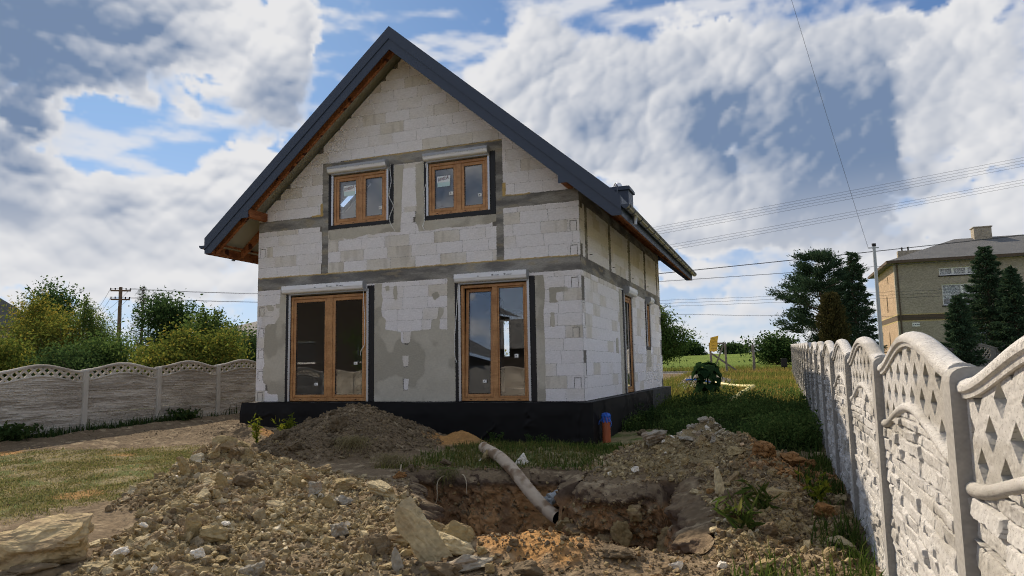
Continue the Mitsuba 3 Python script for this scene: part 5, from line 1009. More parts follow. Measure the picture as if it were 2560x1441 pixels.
tree('apple_tree', -13.4, 4.5, 2.53, 0.95, 'm_leaf_warm', 'yellow-green fruit tree nearest the house ' + LT, n=13000, leaf=.095, clump=.26, seed=7, tone0=.4, first=.2, n0=9, up=.25)
tree('green_bush', -16.0, 8.4, 3.24, 1.14, 'm_leaf_green', 'fresh green bush beside the house corner ' + LT, n=15000, leaf=.11, clump=.30, seed=8, tone0=.6, shoots=12, first=.05, cat_='bush')
tree('green_bush', -16.0, 3.0, 2.44, 0.93, 'm_leaf_green', 'dense green bush under the one with the shoots ' + LT, n=14000, leaf=.10, clump=.28, seed=9, tone0=.4, first=.05, cat_='bush')
tree('green_bush', -17.3, 0.9, 2.34, 0.98, 'm_leaf_warm', 'low yellow-green bush in the left corner ' + LT, n=12000, leaf=.095, clump=.26, seed=10, tone0=.35, first=.05, cat_='bush')
tree('green_bush', -13.7, 7.1, 2.48, 0.77, 'm_leaf_dark', 'dark bush half hidden by the left house corner', n=8000, leaf=.10, clump=.28, seed=11, first=.05, cat_='bush')
tree('green_bush', -15.8, 1.5, 2.09, 1.10, 'm_leaf_dark', 'low dark bush along the fence below the large yellow-green bush', n=9000, leaf=.09, clump=.26, seed=12, first=.05, cat_='bush', tone0=.6)
# right: conifers by the beige house, hedgerow bushes on the field
conifer('pine_tree', 6.2, 38.2, 7.73, 3.11, 'tall spreading pine left of the beige house', n=30000, seed=21, kind='pine', base_=.10)
conifer('pine_tree', 7.9, 42.1, 6.60, 1.69, 'smaller pine behind the slender spruce', n=8000, seed=29, kind='pine', base_=.1)
conifer('slender_spruce', 8.1, 35.7, 7.60, 1.46, 'slender drooping spruce left of the steel mast', n=16000, seed=22, kind='spruce', lean=-.3)
conifer('arborvitae', 6.4, 31.9, 4.51, 0.99, 'brownish cone-shaped arborvitae in front of the tall pine', n=15000, seed=23, kind='thuja', bsdf='m_needle_brown')
conifer('spruce_tree', 16.4, 41.0, 8.13, 2.65, 'tall spruce in front of the beige house', n=30000, seed=24, kind='spruce')
conifer('spruce_tree', 14.0, 37.9, 4.83, 1.35, 'small spruce at the left foot of the tall one', n=14000, seed=25, kind='spruce')
conifer('spruce_tree', 17.3, 39.2, 6.52, 1.70, 'spruce cut by the right edge of the picture', n=20000, seed=26, kind='spruce')
tree('hedge_bush', 3.1, 53.2, 2.56, 1.92, 'm_leaf_dark', 'round dark bush at the edge of the field left of the tall pine', n=6000, leaf=.26, clump=.5, seed=27, first=.05, cat_='bush')
tree('field_tree', -5.7, 45.5, 4.69, 1.83, 'm_leaf_green', 'dense green tree behind the right house corner', n=16000, leaf=.20, clump=.5, seed=28, first=.04, n0=11, shoots=14)
for i, (x, y, h, w, lab) in enumerate([(np.float64(-24.8), np.float64(223.1), np.float64(3.6), 1.42, 'tiny bush on the horizon, leftmost'), (np.float64(-22.2), np.float64(224.1), np.float64(4.0), 1.68, 'small tree on the horizon left of the yellow board'), (np.float64(-12.3), np.float64(227.8), np.float64(3.1), 2.2, 'dark bush on the horizon right of the yellow board'), (np.float64(-9.0), np.float64(229.1), np.float64(2.4), 1.94, 'low brownish bush on the horizon'), (np.float64(-26.6), np.float64(222.4), np.float64(3.2), 1.68, 'low bush on the horizon beside the green tree')]):
    tree('horizon_bush', x, y, h, w, 'm_leaf_dark', lab, n=1500, leaf=.8, clump=.9, seed=50 + i, first=.05, cat_='bush', n0=6)
# seen through the back window
tree('yellow_thuja', -10.6, 20.5, 4.6, .9, 'm_leaf_bright', 'bright yellow-green tree seen through the house by the back window', n=7000, leaf=.12, clump=.22, seed=60, first=.03, n0=12, up=1.2)

# ---- grass
def blades(name, n, seed, bx_, w, hlo, hhi, bsdf, label, wid=.006, lean=.5, segs=2, zfn=None, tone=None, cat_='grass'):
    p, rng = where(n, seed, bx_, w); z = height(p[:, 0], p[:, 1]); a = rng.uniform(0, 2 * np.pi, n); h = rng.uniform(hlo, hhi, n) * (.6 + .8 * rng.uniform(0, 1, n) ** 2)
    d = np.stack([np.cos(a), np.sin(a), a * 0], 1); s = np.stack([-np.sin(a), np.cos(a), a * 0], 1); le = rng.uniform(0, lean, n)[:, None] * h[:, None]; b = np.stack([p[:, 0], p[:, 1], z - .01], 1); ww = (wid * rng.uniform(.6, 1.4, n))[:, None]
    up_ = np.array([0, 0, 1.0]) * h[:, None]; m = b + .55 * up_ * .95 + d * le * .28; t = b + up_ * (1 - .35 * le / h[:, None]) + d * le
    V = np.stack([b - s * ww, b + s * ww, m + s * ww * .7, m - s * ww * .7, t], 1).reshape(-1, 3); k = np.arange(n) * 5
    F = np.vstack([np.stack([k, k+1, k+2], 1), np.stack([k, k+2, k+3], 1), np.stack([k+3, k+2, k+4], 1)])
    tn = rng.uniform(0, 1, n) if tone is None else tone(p[:, 0], p[:, 1], rng)
    u = np.repeat(np.stack([np.clip(tn, 0, 1), rng.uniform(0, 1, n)], 1), 5, axis=0); add(name, (V, F), bsdf, tone=u, label=label, category=cat_, kind='stuff')
def w_lawn(x, y):
    d = np.where(shapely.contains_xy(LAWN, x, y), 1, -1) * shapely.distance(shapely.points(x, y), LAWN.exterior)
    return smoothstep_np(-.5, .3, d + .9 * n2(x, y, 1.3, 4, 41)) * (.2 + .8 * smoothstep_np(-.12, .14, n2(x, y, 2.2, 4, 71))) * (np.maximum.reduce(heaps(x, y)[:3]) - base(x, y) < .06)
blades('mown_grass', 60000, 101, (-9.8, -9.2, -3.7, -2.4), w_lawn, .025, .06, 'm_grass_dry', 'thin mown yellow-green grass left of the rubble heap', .006, 1.6, tone=lambda x, y, r: .45 - 1.1 * n2(x, y, 2.2, 4, 71) + r.normal(0, .28, len(x)))
def w_bank(x, y): return smoothstep_np(-.25, .2, np.minimum(np.minimum(y + 4.25, -.75 - y), np.minimum(x + 1.7, 1.25 - x)) + .7 * n2(x, y, 1.6, 3, 72)) * (pit_distance(x, y) < -.0) * (np.maximum(heaps(x, y)[2], heaps(x, y)[4]) - base(x, y) < .05)
blades('bank_grass', 8000, 102, (-2.0, -4.4, 1.5, -.3), w_bank, .05, .15, 'm_grass_green', 'tufty grass on the bank between the pit and the house', .007, 1.1, tone=lambda x, y, r: .55 + 1.2 * n2(x, y, 1.5, 3, 73) - .14 * (y + 2.5) + r.normal(0, .28, len(x)))
def w_yard(x, y): return smoothstep_np(-.3, .5, np.minimum(y + 1.7 - 3.6 * smoothstep_np(2.4, .9, x), 9 - y) + .8 * n2(x, y, 1.2, 3, 74)) * (x > .3) * (heaps(x, y)[1] - base(x, y) < .08) * (.35 + .65 * smoothstep_np(-.15, .12, n2(x, y, .9, 3, 75)))
blades('yard_weeds', 30000, 103, (.3, -2.6, 4.02, 9), w_yard, .06, .30, 'm_weed', 'dense dark green weeds in the shade right of the house', .010, .9)
p, rng = where(2600, 108, (.3, -1.6, 4.0, 12), lambda x, y: w_yard(x, y) * smoothstep_np(-.05, .14, n2(x, y, .8, 3, 81)) + .3 * (y > 8) * smoothstep_np(.0, .14, n2(x, y, .8, 3, 82)))
hh = rng.uniform(.08, .42, 2600) * (.5 + 1.2 * np.clip(n2(p[:, 0], p[:, 1], .7, 2, 83) + .4, 0, 1)); q = np.repeat(p, 12, axis=0); zq = np.repeat(height(p[:, 0], p[:, 1]), 12) + np.repeat(hh, 12) * rng.uniform(.1, 1, 31200)
m, u = leaves(np.c_[q + rng.normal(0, .06, q.shape), zq], .075, rng, np.array([0, 0, .3]), aspect=.45, hang=-.1, tone=rng.normal(.5, .25, 31200)); add('leafy_weeds', m, 'm_leaf_green', tone=u, label='broad-leaved weeds growing among the grass right of the house', category='weeds', kind='stuff')
def w_meadow(x, y): return (.35 + .65 * smoothstep_np(-.15, .1, n2(x, y, .8, 3, 76))) * (x < 4.0) * (np.hypot((x - .4) / 1.4, (y - 18) / 3.4) > .8)
blades('meadow_grass', 60000, 104, (-1.5, 6, 4.02, 33), w_meadow, .10, .38, 'm_meadow', 'sunny yellow-green meadow grass between the house and the road', .014, .9, tone=lambda x, y, r: .30 + .012 * (y - 8) + 1.2 * n2(x, y, .35, 3, 77) + r.normal(0, .2, len(x)))
blades('verge_grass', 26000, 105, (-30, 36.6, 26, 46), lambda x, y: np.exp(-(y - 36.6) / 2.2) * ((x < 5) | (y < 39.5)), .12, .4, 'm_meadow', 'grass along the far side of the road', .02, .8, tone=lambda x, y, r: .3 + r.normal(0, .2, len(x)))
def w_foot(x, y): return np.clip(smoothstep_np(3.6, 3.95, x + .5 * n2(x, y, 1.5, 3, 78)) * (.02 + .98 * smoothstep_np(-.05, .12, n2(x, y, 1.1, 3, 79))) + 1.2 * np.exp(-((x - 3.5) / .22) ** 2 - ((y + 8.3) / .3) ** 2), 0, 1)
blades('fence_grass', 1700, 106, (2.9, -10, 4.04, -2.0), w_foot, .05, .26, 'm_grass_green', 'grass tufts along the foot of the right fence', .007, 1.0, tone=lambda x, y, r: r.normal(.35, .25, len(x)))
def w_leftfoot(x, y): return np.exp(-((x + 11.25) / .22) ** 2) * (smoothstep_np(.02, .14, n2(x, y, .7, 3, 80)) + .15)
blades('fence_weeds', 1500, 107, (-11.38, -6, -10.4, 6), w_leftfoot, .08, .3, 'm_weed', 'dark weeds along the foot of the left fence', .012, .9)
def bushlet(name, x, y, h, rad, n, bsdf, label, seed, leaf=.05, aspect=.4, cat_='plant', z=None, tone0=.5):
    """a weed: a few stems with leaves along them"""
    rng = np.random.default_rng(seed); z = float(height(np.array([x]), np.array([y]))[0]) if z is None else z; key = thing(name, label, cat_); st, P = [], []
    for i in range(max(3, n // 22)):
        a = rng.uniform(0, 6.28); L = h * rng.uniform(.55, 1.0); t = np.linspace(0, 1, 5); r = rad * rng.uniform(.2, 1); path = np.stack([x + math.cos(a) * r * t ** 1.3, y + math.sin(a) * r * t ** 1.3, z - .02 + L * t], 1); st.append((path, np.linspace(.006, .003, 5)))
        s = rng.uniform(.15, 1, 22); P.append(np.stack([np.interp(s, t, path[:, k]) for k in range(3)], 1) + rng.normal(0, .012, (22, 3)))
    add('stem', cat([tube(p, r, 4, False) for p, r in st]), 'm_weed', key, tone=.5); m, u = leaves(np.vstack(P), leaf, rng, np.array([0, 0, .15]), aspect=aspect, tone=rng.normal(tone0, .22, sum(map(len, P)))); add('leaves', m, bsdf, key, tone=u)
bushlet('tall_weed', -5.75, -2.25, .55, .16, 160, 'm_leaf_bright', 'tall yellow-green weed standing behind the rubble heap, left one', 1, .09, .28, tone0=.15)
bushlet('tall_weed', -5.25, -2.05, .50, .30, 260, 'm_leaf_bright', 'spreading yellow-green weed behind the rubble heap, right one', 2, .09, .28, tone0=.15)
bushlet('dark_weed', -1.62, -.55, .34, .20, 170, 'm_weed', 'dark weed before the membrane above the sand heap', 3, .06, .5)
bushlet('dark_weed', -.75, -.75, .28, .30, 200, 'm_weed', 'low dark weed before the membrane left of the orange pipe', 4, .05, .5)
bushlet('fence_bush', -11.0, -3.2, .36, .5, 520, 'm_weed', 'low dark bush at the foot of the left fence, nearer one', 5, .10, .6)
bushlet('fence_bush', -11.0, 1.2, .30, .55, 520, 'm_weed', 'low dark bush at the foot of the left fence, farther one', 6, .10, .6)
bushlet('fence_bush', -11.1, -4.6, .2, .5, 300, 'm_weed', 'flat dark weed at the foot of the left fence near the picture edge', 16, .09, .6)
bushlet('leafy_weed', 3.35, -6.7, .30, .22, 22, 'm_grass_green', 'green leafy weed in the rubble near the right fence', 7, .16, .2)
bushlet('leafy_weed', 3.2, -7.2, .22, .30, 22, 'm_grass_green', 'bent green weed in the rubble below the leafy one', 8, .16, .2)
bushlet('yellow_weed', 3.75, -6.1, .28, .2, 130, 'm_leaf_bright', 'yellow-green weed by the second pale fence panel', 9, .07, .4, tone0=.2)
bushlet('brown_weed', .75, 3.2, .5, .6, 400, 'm_leaf_dark', 'dark bushy weed against the membrane of the side wall', 10, .07, .5)
bushlet('brown_weed', 1.6, 5.4, .5, .7, 500, 'm_leaf_dark', 'dark bushy weed in the shade right of the side wall', 11, .07, .5)
bushlet('russet_weed', 1.0, 9.3, .5, .45, 300, 'm_needle_brown', 'russet weed at the far corner of the foundation', 12, .08, .4, tone0=.8)
bushlet('road_shrub', .2, 24.5, 1.0, .5, 420, 'm_leaf_green', 'small green shrub beside the gravel heap', 13, .12, .5)
# young plant with very large dark leaves
BL = thing('broadleaf_plant', 'dark young plant with very large drooping leaves right of the house', 'plant')
bxx, byy, bh = 1.39, 9.15, 1.28; bz = ground_z(bxx, byy); rng = np.random.default_rng(77)
add('stem', tube([(bxx, byy, bz), (bxx + .03, byy, bz + bh * .5), (bxx, byy, bz + bh * .93)], [.03, .025, .012], 7), 'm_weed', BL, tone=.4)
for i in range(46):
    s = rng.uniform(.18, 1.0); a = i * 2.4; L = rng.uniform(.26, .40); d = np.array([math.cos(a), math.sin(a), 0]); o = np.array([bxx, byy, bz + bh * (.1 + .85 * s)]) + d * rng.uniform(.10, .30) * (1.25 - .5 * s); sd = np.array([-d[1], d[0], 0]); k = np.linspace(0, 1, 7); w = np.array([.03, .62, .92, .86, .62, .30, .02]) * L * .52
    c = o + d * (L * np.sin(k * 1.3) * .75)[:, None] + np.array([0, 0, 1]) * (L * (.25 * k - 1.05 * k * k))[:, None]; V = np.stack([c - sd * w[:, None] - [0, 0, .04 * L], c + [0, 0, .03 * L], c + sd * w[:, None] - [0, 0, .04 * L]], 1).reshape(-1, 3); f = []
    for j in range(6):
        for q in (0, 1): b = j * 3 + q; f += [[b, b + 1, b + 4], [b, b + 4, b + 3]]
    add('leaf', (V, np.array(f)), 'm_leaf_big', BL, smooth=True, tone=np.tile([[rng.uniform(.2, .9), rng.uniform()]], (21, 1)))
# ------------------------------------------------------------------ pipes, hose and other things lying about
from scipy.interpolate import CubicSpline
def spline(pts, n=30):
    p = np.array(pts, float); k = np.r_[0, np.cumsum(np.linalg.norm(np.diff(p, axis=0), axis=1))]; return CubicSpline(k, p)(np.linspace(0, k[-1], n))
hp = spline([(-.86,-2.90,-.56), (-.60,-3.25,-.58), (-.25,-3.72,-.61), (.10,-4.12,-.73), (.50,-4.45,-.99), (.88,-4.70,-1.18)], 110)
rr = .082 * (1 + .03 * np.sin(np.arange(110) * 2.2)); HO = thing('drain_hose', 'thick muddy beige corrugated hose hanging over the bank into the pit', 'hose')
add('hose_wall', tube(hp, rr, 18, cap=False), 'm_hose', HO, smooth=40); add('hose_bore', tube(hp, rr * .9, 18, cap=False), 'm_dark', HO, smooth=40)
op = np.array([(1.22,-3.70,-.80), (.98,-3.98,-.90), (.74,-4.25,-1.00)]); OP = thing('sewer_pipe', 'short orange pipe with a grey coupling sticking out of the bank above the pit', 'pipe')
add('pipe', tube(spline(op, 8), .055, 16), 'm_orange_pipe', OP, smooth=40); d = (op[2] - op[0]) / np.linalg.norm(op[2] - op[0])
add('coupling', cat([tube([op[2] - d * .05, op[2] + d * .12], .068, 16), tube([op[2] - d * .02, op[2] + d * .012], .078, 16), tube([op[2] + d * .085, op[2] + d * .125], .078, 16)]), 'm_greyplastic', OP, smooth=40)
rng = np.random.default_rng(5); v, f = rock(71, 40, 3, .3, .25); add('plastic_wrap', (v * [.22, .2, .15] + op[2] + d * .17 + [0, 0, -.02], f), 'm_greyplastic', OP)
vp = np.array([.335, .30, -.83]); VP = thing('vent_pipe', 'upright orange pipe closed with a blue plastic bag at the house corner', 'pipe')
add('pipe', tube([vp, vp + [0, .0, .53]], .080, 20), 'm_orange_pipe', VP, smooth=40)
th = np.linspace(0, 2 * np.pi, 41)[:-1]; prof = [(.083, .42), (.087, .47), (.084, .50), (.090, .54), (.07, .575), (.03, .59), (.0, .585)]; V = []
for j, (r_, z_) in enumerate(prof): V.append(np.stack([vp[0] + (r_ + .012 * np.sin(9 * th + j * 1.7) * (r_ > .01)) * np.cos(th), vp[1] + (r_ + .012 * np.sin(9 * th + j) * (r_ > .01)) * np.sin(th), vp[2] + z_ + .014 * np.sin(7 * th + j * 2)], 1))
V = np.vstack(V); F = [[j*40+i, j*40+(i+1)%40, (j+1)*40+(i+1)%40] for j in range(6) for i in range(40)] + [[j*40+i, (j+1)*40+(i+1)%40, (j+1)*40+i] for j in range(6) for i in range(40)]
add('blue_bag', (V, np.array(F)), 'm_blue', VP); add('bag_tie', cat([tube(spline([vp + [.07, -.05, .48], vp + [.12, -.09, .40], vp + [.10, -.11, .34]], 8), .008, 5), tube(spline([vp + [-.08, -.03, .47], vp + [-.12, -.06, .43], vp + [-.13, -.07, .38]], 8), .008, 5)]), 'm_blue', VP)
yz = lambda x, y, h: ground_z(x, y) + h
yp = spline([(2.20, 6.4, yz(2.2, 6.4, .16)), (2.40, 9.0, yz(2.4, 9, .22)), (2.62, 11.9, yz(2.62, 11.9, .26))], 60); k = .075 * (1 + .05 * np.sin(np.arange(60) * 2.1))
YP = thing('drain_pipe', 'yellow corrugated drain pipe lying bent in the weeds right of the house', 'pipe'); add('pipe', tube(yp, k, 12), 'm_yellow', YP, smooth=40); add('pipe', tube(spline([(2.60, 11.95, yz(2.6, 11.95, .26)), (2.0, 13.0, yz(2, 13, .22)), (1.25, 14.1, yz(1.25, 14.1, .28))], 60), k, 12), 'm_yellow', YP, smooth=40)
v, f = rock(72, 30, 3, .3, .3); add('felt_end', (v * [.2, .3, .2] + yp[0] + [0, -.05, -.03], f), 'm_hose', YP)
tag(add('water_pipe', tube(spline([(.30, 13.0, .12), (.7, 13.2, .11), (1.15, 13.3, .0), (1.6, 13.4, -.22), (1.9, 13.5, -.42)], 30), .028, 8), 'm_blue', smooth=True), 'thin blue water pipe arching out of the grass behind the house corner', 'pipe')
BO = thing('notice_frame', 'yellow notice board fixed crookedly to a rickety grey timber frame near the road', 'board'); gz_ = lambda x, y: ground_z(x, y)
zb = gz_(.1, 30.4)
add('post', tube([(-.36, 30.2, zb - .2), (-.33, 30.2, zb + .9), (-.37, 30.22, zb + 1.88)], [.075, .07, .06], 8), 'm_greywood', BO); add('post', tube([(.50, 30.6, zb - .2), (.47, 30.6, zb + 1.85)], [.07, .055], 8), 'm_greywood', BO)
add('crossbar', beam((-.42, 30.18, zb + 1.82), (.5, 30.56, zb + 1.84), .05, .09), 'm_greywood', BO); add('brace', beam((-.30, 30.3, zb + 1.25), (1.0, 30.9, zb + .25), .05, .09), 'm_greywood', BO); add('brace', beam((.38, 30.45, zb + 1.75), (-.2, 30.5, zb + .3), .05, .08), 'm_greywood', BO)
uu, vv = np.meshgrid(np.linspace(0, 1, 9), np.linspace(0, 1, 13), indexing='ij'); X_ = -.34 + .44 * uu + .10 * vv ** 2 - .05; Y_ = 30.08 + .12 * uu - .14 * (vv - .5) ** 2; Z_ = zb + 1.36 + .92 * vv - .10 * (1 - uu) * vv + .03 * np.sin(uu * 9) * (vv < .02)
_, fb = grid(np.arange(9), np.arange(13), np.zeros((9, 13))); pts_ = np.stack([X_, Y_, Z_], -1).reshape(-1, 3); sh_ = (np.vstack([pts_, pts_ + [0, .012, 0]]), np.vstack([fb, fb[:, ::-1] + len(pts_)]))
add('board', sh_, 'm_sheet', BO, smooth=True, label='curled yellow sheet with faded print')
prn = [bx(-.26 + .02 * j, -.26 + .02 * j + w_, 30.045 - .02 * (q > 1), 30.055 - .02 * (q > 1), zb + 1.52 + .19 * q, zb + 1.545 + .19 * q) for q, (j, w_) in enumerate(((0, .3), (1, .22), (1, .30), (2, .2)))]
for q in prn: add('faded_print', q, 'm_sheetprint', BO)
tag(add('timber_post', tube([(2.0, 31.2, gz_(2, 31.2) - .2), (2.02, 31.2, gz_(2, 31.2) + .8), (1.99, 31.2, gz_(2, 31.2) + 1.72)], [.085, .08, .075], 9), 'm_greywood'), 'single grey timber post standing in the meadow near the road', 'post')
BI = thing('rubbish_bin', 'small black bin on a post at the far end of the right fence', 'bin'); zq = gz_(3.7, 31.5); add('bin_body', bbx(3.5, 3.85, 31.4, 31.75, zq + .35, zq + .85, .03), 'm_dark', BI); add('bin_post', tube([(3.68, 31.6, zq - .1), (3.68, 31.6, zq + .4)], .03, 6), 'm_dark', BI)
v, f = rock(73, 20, 2, .4, .3); tag(add('dry_leaf', (v * [.10, .22, .05] + [4.12, -4.88, .835], f), 'm_drygrass'), 'crumpled dry brown leaf lying on top of the right fence', 'leaf')
for (x, y, z, n_, r_, lab) in [(-2.81, -3.51, -.50, 420, .16, 'tuft of dry grass hanging on the dark earth heap'), (-1.86, -3.97, -.70, 380, .16, 'flattened dry grass tuft at the right foot of the dark earth heap'), (-.83, -4.22, -.82, 120, .08, 'green grass tuft drooping over the pit edge')]:
    rng = np.random.default_rng(int(n_)); a = rng.uniform(0, 6.28, n_); L = rng.uniform(.10, .28, n_); o = np.stack([x + rng.normal(0, r_, n_), y + rng.normal(0, r_ * .5, n_), np.full(n_, z + .08) + rng.uniform(-.04, .05, n_)], 1); d = np.stack([np.cos(a) * .8, np.sin(a) * .8 - .5, rng.uniform(-.9, .3, n_)], 1); e = o + d * L[:, None] - [0, 0, .05]; mm = (o + e) / 2 + [0, 0, .04]; s = np.stack([-np.sin(a), np.cos(a), a * 0], 1) * .003
    V = np.stack([o - s, o + s, mm + s, mm - s, e], 1).reshape(-1, 3); k = np.arange(n_) * 5; F = np.vstack([np.stack([k, k+1, k+2], 1), np.stack([k, k+2, k+3], 1), np.stack([k+3, k+2, k+4], 1)])
    add('grass_tuft', (V, F), 'm_grass_dry' if 'dry' in lab else 'm_grass_green', tone=np.repeat(np.stack([rng.uniform(.5, 1, n_), rng.uniform(0, 1, n_)], 1), 5, axis=0), label=lab, category='grass tuft')
for p_, lab in (([(-1.28,-4.72,-.60), (-1.24,-4.80,-.70), (-1.14,-4.86,-.80)], 'pale root hanging from the dark heap by the rusty stone'), ([(-.88,-4.24,-.80), (-.93,-4.36,-.90), (-.90,-4.42,-1.04), (-.97,-4.45,-1.2)], 'thin pale root hanging into the pit, left one'), ([(-.62,-4.22,-.78), (-.50,-4.36,-.84), (-.48,-4.40,-1.0)], 'thin pale root hanging into the pit, right one')):
    tag(add('root', tube(spline(p_, 14), np.linspace(.009, .004, 14), 6), 'm_root', smooth=True), lab, 'root')
# ------------------------------------------------------------------ beyond the fences
def lamp_wire(a, b, sag, r, name, label, group=None, n=24):
    a, b = np.array(a, float), np.array(b, float); t = np.linspace(0, 1, n)[:, None]; P = a + (b - a) * t - [0, 0, 1] * (4 * sag * t * (1 - t)); return tag(add(name, tube(P, r, 5), 'm_wire'), label, 'cable', group)
def ext(a, b, t0=-.55, t1=1.35): a, b = np.array(a), np.array(b); return a + (b - a) * t0, a + (b - a) * t1
A1, B1_ = ext((-4.2,36.4,10.14), (20.3,45.1,14.42)); A2, B2_ = ext((-3.5,36.8,9.05), (20.2,45.2,13.12)); A3, B3_ = ext((-4.1,36.8,7.2), (20.0,45.6,9.39)); A4, B4_ = ext((-4.1,36.9,6.64), (7.8,41.3,7.31), -1, 3.0); A5, B5_ = ext((-4.2,37.0,5.06), (4.5,40.3,5.24), -1.5, 4); A6, B6_ = ext((-4.3,37.1,4.32), (3.2,40.0,4.09), -1.5, 4.5)
UPG = 'power wires of the upper bundle'
for i in range(4): lamp_wire(A1 + [0, 0, .16 * i - .24], B1_ + [0, 0, .16 * i - .24 + .06 * i], .12, .009, 'power_wire', 'thin wire of the upper bundle of four crossing the sky on the right', UPG)
for i in range(3): lamp_wire(A2 + [0, 0, .18 * i - .30], B2_ + [0, 0, .20 * i - .26], .12, .009, 'power_wire', 'thin wire of the lower bundle of three crossing the sky on the right', 'power wires of the lower bundle')
lamp_wire(A3, B3_, .15, .028, 'twisted_cable', 'thickest dark cable, passing just above the beige house roof'); lamp_wire(A4, B4_, .15, .018, 'twisted_cable', 'thinner dark cable under the thickest one')
for i in range(3): lamp_wire(A5 + [0, 0, .22 * i - .22], B5_ + [0, 0, .22 * i - .2], .1, .010, 'low_wire', 'thin wire of the low group of three behind the tall pine', 'low wires behind the pine')
lamp_wire(A6, B6_, .1, .013, 'low_wire', 'lowest wire above the field, left of the tall pine')
MA = thing('steel_mast', 'slim galvanised steel mast left of the beige house', 'mast'); mz = gz_(8.28, 26.8)
add('shaft', tube([(8.28, 26.8, mz - .2), (8.28, 26.8, 6.5)], [.11, .075], 12), 'm_galv', MA, smooth=40); add('cap', tube([(8.28, 26.8, 6.5), (8.28, 26.8, 6.64)], [.10, .10], 10), 'm_dark', MA); add('arm', beam((8.0, 26.75, 6.42), (8.5, 26.85, 6.42), .05, .05), 'm_galv', MA)
lamp_wire((8.0, 26.75, 6.45), (3.0, 16.0, 24.0), .25, .008, 'mast_wire', 'single fine wire rising steeply from the steel mast into the sky')
PO = thing('utility_pole', 'dark timber utility pole with two cross arms above the left bushes', 'pole'); px_, py_ = -36.3, 20.7; pz = gz_(px_, py_)
add('shaft', tube([(px_, py_, pz - .3), (px_, py_, 6.35)], [.14, .10], 10), 'm_polewood', PO, smooth=40)
for z_, q in ((6.12, .62), (5.55, .58)):
    add('cross_arm', beam((px_ - q * .72, py_ - q * .62, z_), (px_ + q * .72, py_ + q * .62, z_), .09, .09), 'm_polewood', PO)
    for s in (-1, -.55, .55, 1): add('insulator', tube([(px_ + s * q * .7, py_ + s * q * .6, z_ + .04), (px_ + s * q * .7, py_ + s * q * .6, z_ + .17)], [.03, .045], 6), 'm_dark', PO)
    for s in (-1, 1):
        lamp_wire((px_ + s * q * .7, py_ + s * q * .6, z_ + .15), (px_ - 21 + s * q * .5, py_ + 14, z_ + .3 + (-.9 if s < 0 else -.4)), .5, .010, 'pole_wire', 'wire leaving the utility pole to the left', 'wires left of the utility pole')
        lamp_wire((px_ + s * q * .7, py_ + s * q * .6, z_ + .15), (-6 + s * .3, 38, z_ + 1.1), .8, .010, 'pole_wire', 'wire between the utility pole and the left corner of the house', 'wires right of the utility pole')
# beige two-storey house on the right
a = math.radians(1); HU = np.array([math.cos(a), math.sin(a), 0]); HV = np.array([-math.sin(a), math.cos(a), 0]); HO_ = np.array([12.55, 51.7, gz_(12.5, 51.7) - .1]); HH, HL, HD = 8.75 - HO_[2], 17.0, 10.5
BH = thing('beige_house', 'two-storey beige pebble-dashed house with a grey hipped roof behind the spruces on the right', 'house')
def bh(m): v, f = m; return HO_ + v[:, :1] * HU + v[:, 1:2] * HV + v[:, 2:] * [0, 0, 1], f
wins = [(3.2, 6.1, HH - 1.35, HH - .72, 3), (3.3, 6.1, HH - 3.75, HH - 2.05, 2), (3.6, 6.2, HH - 6.95, HH - 5.25, 2), (10.9, 13.6, HH - 1.35, HH - .72, 3), (11, 13.6, HH - 3.75, HH - 2.05, 2)]
fw = sbox(0, 0, HL, HH).difference(unary_union([sbox(w_[0], w_[2], w_[1], w_[3]) for w_ in wins]))
add('front_wall', bh(extrude(fw, .35, ((0, 0, 0), (1, 0, 0), (0, 0, 1), (0, 1, 0)))), 'm_dash', BH)
sw = [(4.3, 4.75, HH - 3.9, HH - 2.5), (4.3, 4.75, HH - 7.0, HH - 5.6), (3.2, 3.6, HH - 1.5, HH - .9)]
sd = sbox(.35, 0, HD, HH).difference(unary_union([sbox(w_[0], w_[2], w_[1], w_[3]) for w_ in sw]))
add('side_wall', bh(extrude(sd, .35, ((0, 0, 0), (0, 1, 0), (0, 0, 1), (1, 0, 0)))), 'm_dash_sunlit', BH, label='beige side wall with sunlight put into its warmer colour')
add('rear_wall', bh(cat([bx(.35, HL, HD - .3, HD, 0, HH), bx(HL - .3, HL, .35, HD - .3, 0, HH)])), 'm_dash', BH); add('dark_rooms', bh(bx(.5, HL - .5, .8, HD - .5, .2, HH - .1)), 'm_inside', BH)
for x0, x1, z0, z1, n_ in wins:
    W_ = thing(f'{BH}__window', None, None); fr = [bx(x0, x0 + .09, .1, .2, z0, z1), bx(x1 - .09, x1, .1, .2, z0, z1), bx(x0 + .09, x1 - .09, .1, .2, z0, z0 + .09), bx(x0 + .09, x1 - .09, .1, .2, z1 - .09, z1)] + [bx(q - .08, q + .08, .101, .199, z0 + .09, z1 - .09) for q in np.linspace(x0, x1, n_ + 1)[1:-1]]
    add('frame', bh(cat(fr)), 'm_white', W_); add('pane', bh((np.array([[x0, .15, z0], [x1, .15, z0], [x1, .15, z1], [x0, .15, z1]]), np.array([[0, 1, 2], [0, 2, 3]]))), 'm_glass', W_)
    us_ = np.linspace(x0 + .1, x1 - .1, 60); mk = grid(us_, np.array([z0 + (.55 if z1 - z0 > 1 else .1), z1 - .08]), np.zeros((60, 2))); v_ = mk[0]; add('net_curtain', bh((np.stack([v_[:, 0], .40 + .05 * np.sin(v_[:, 0] * 22), v_[:, 1]], 1), mk[1])), 'm_curtain', W_); add('sill', bh(bx(x0 - .08, x1 + .08, -.08, .1, z0 - .09, z0 - .002)), 'm_dark', W_)
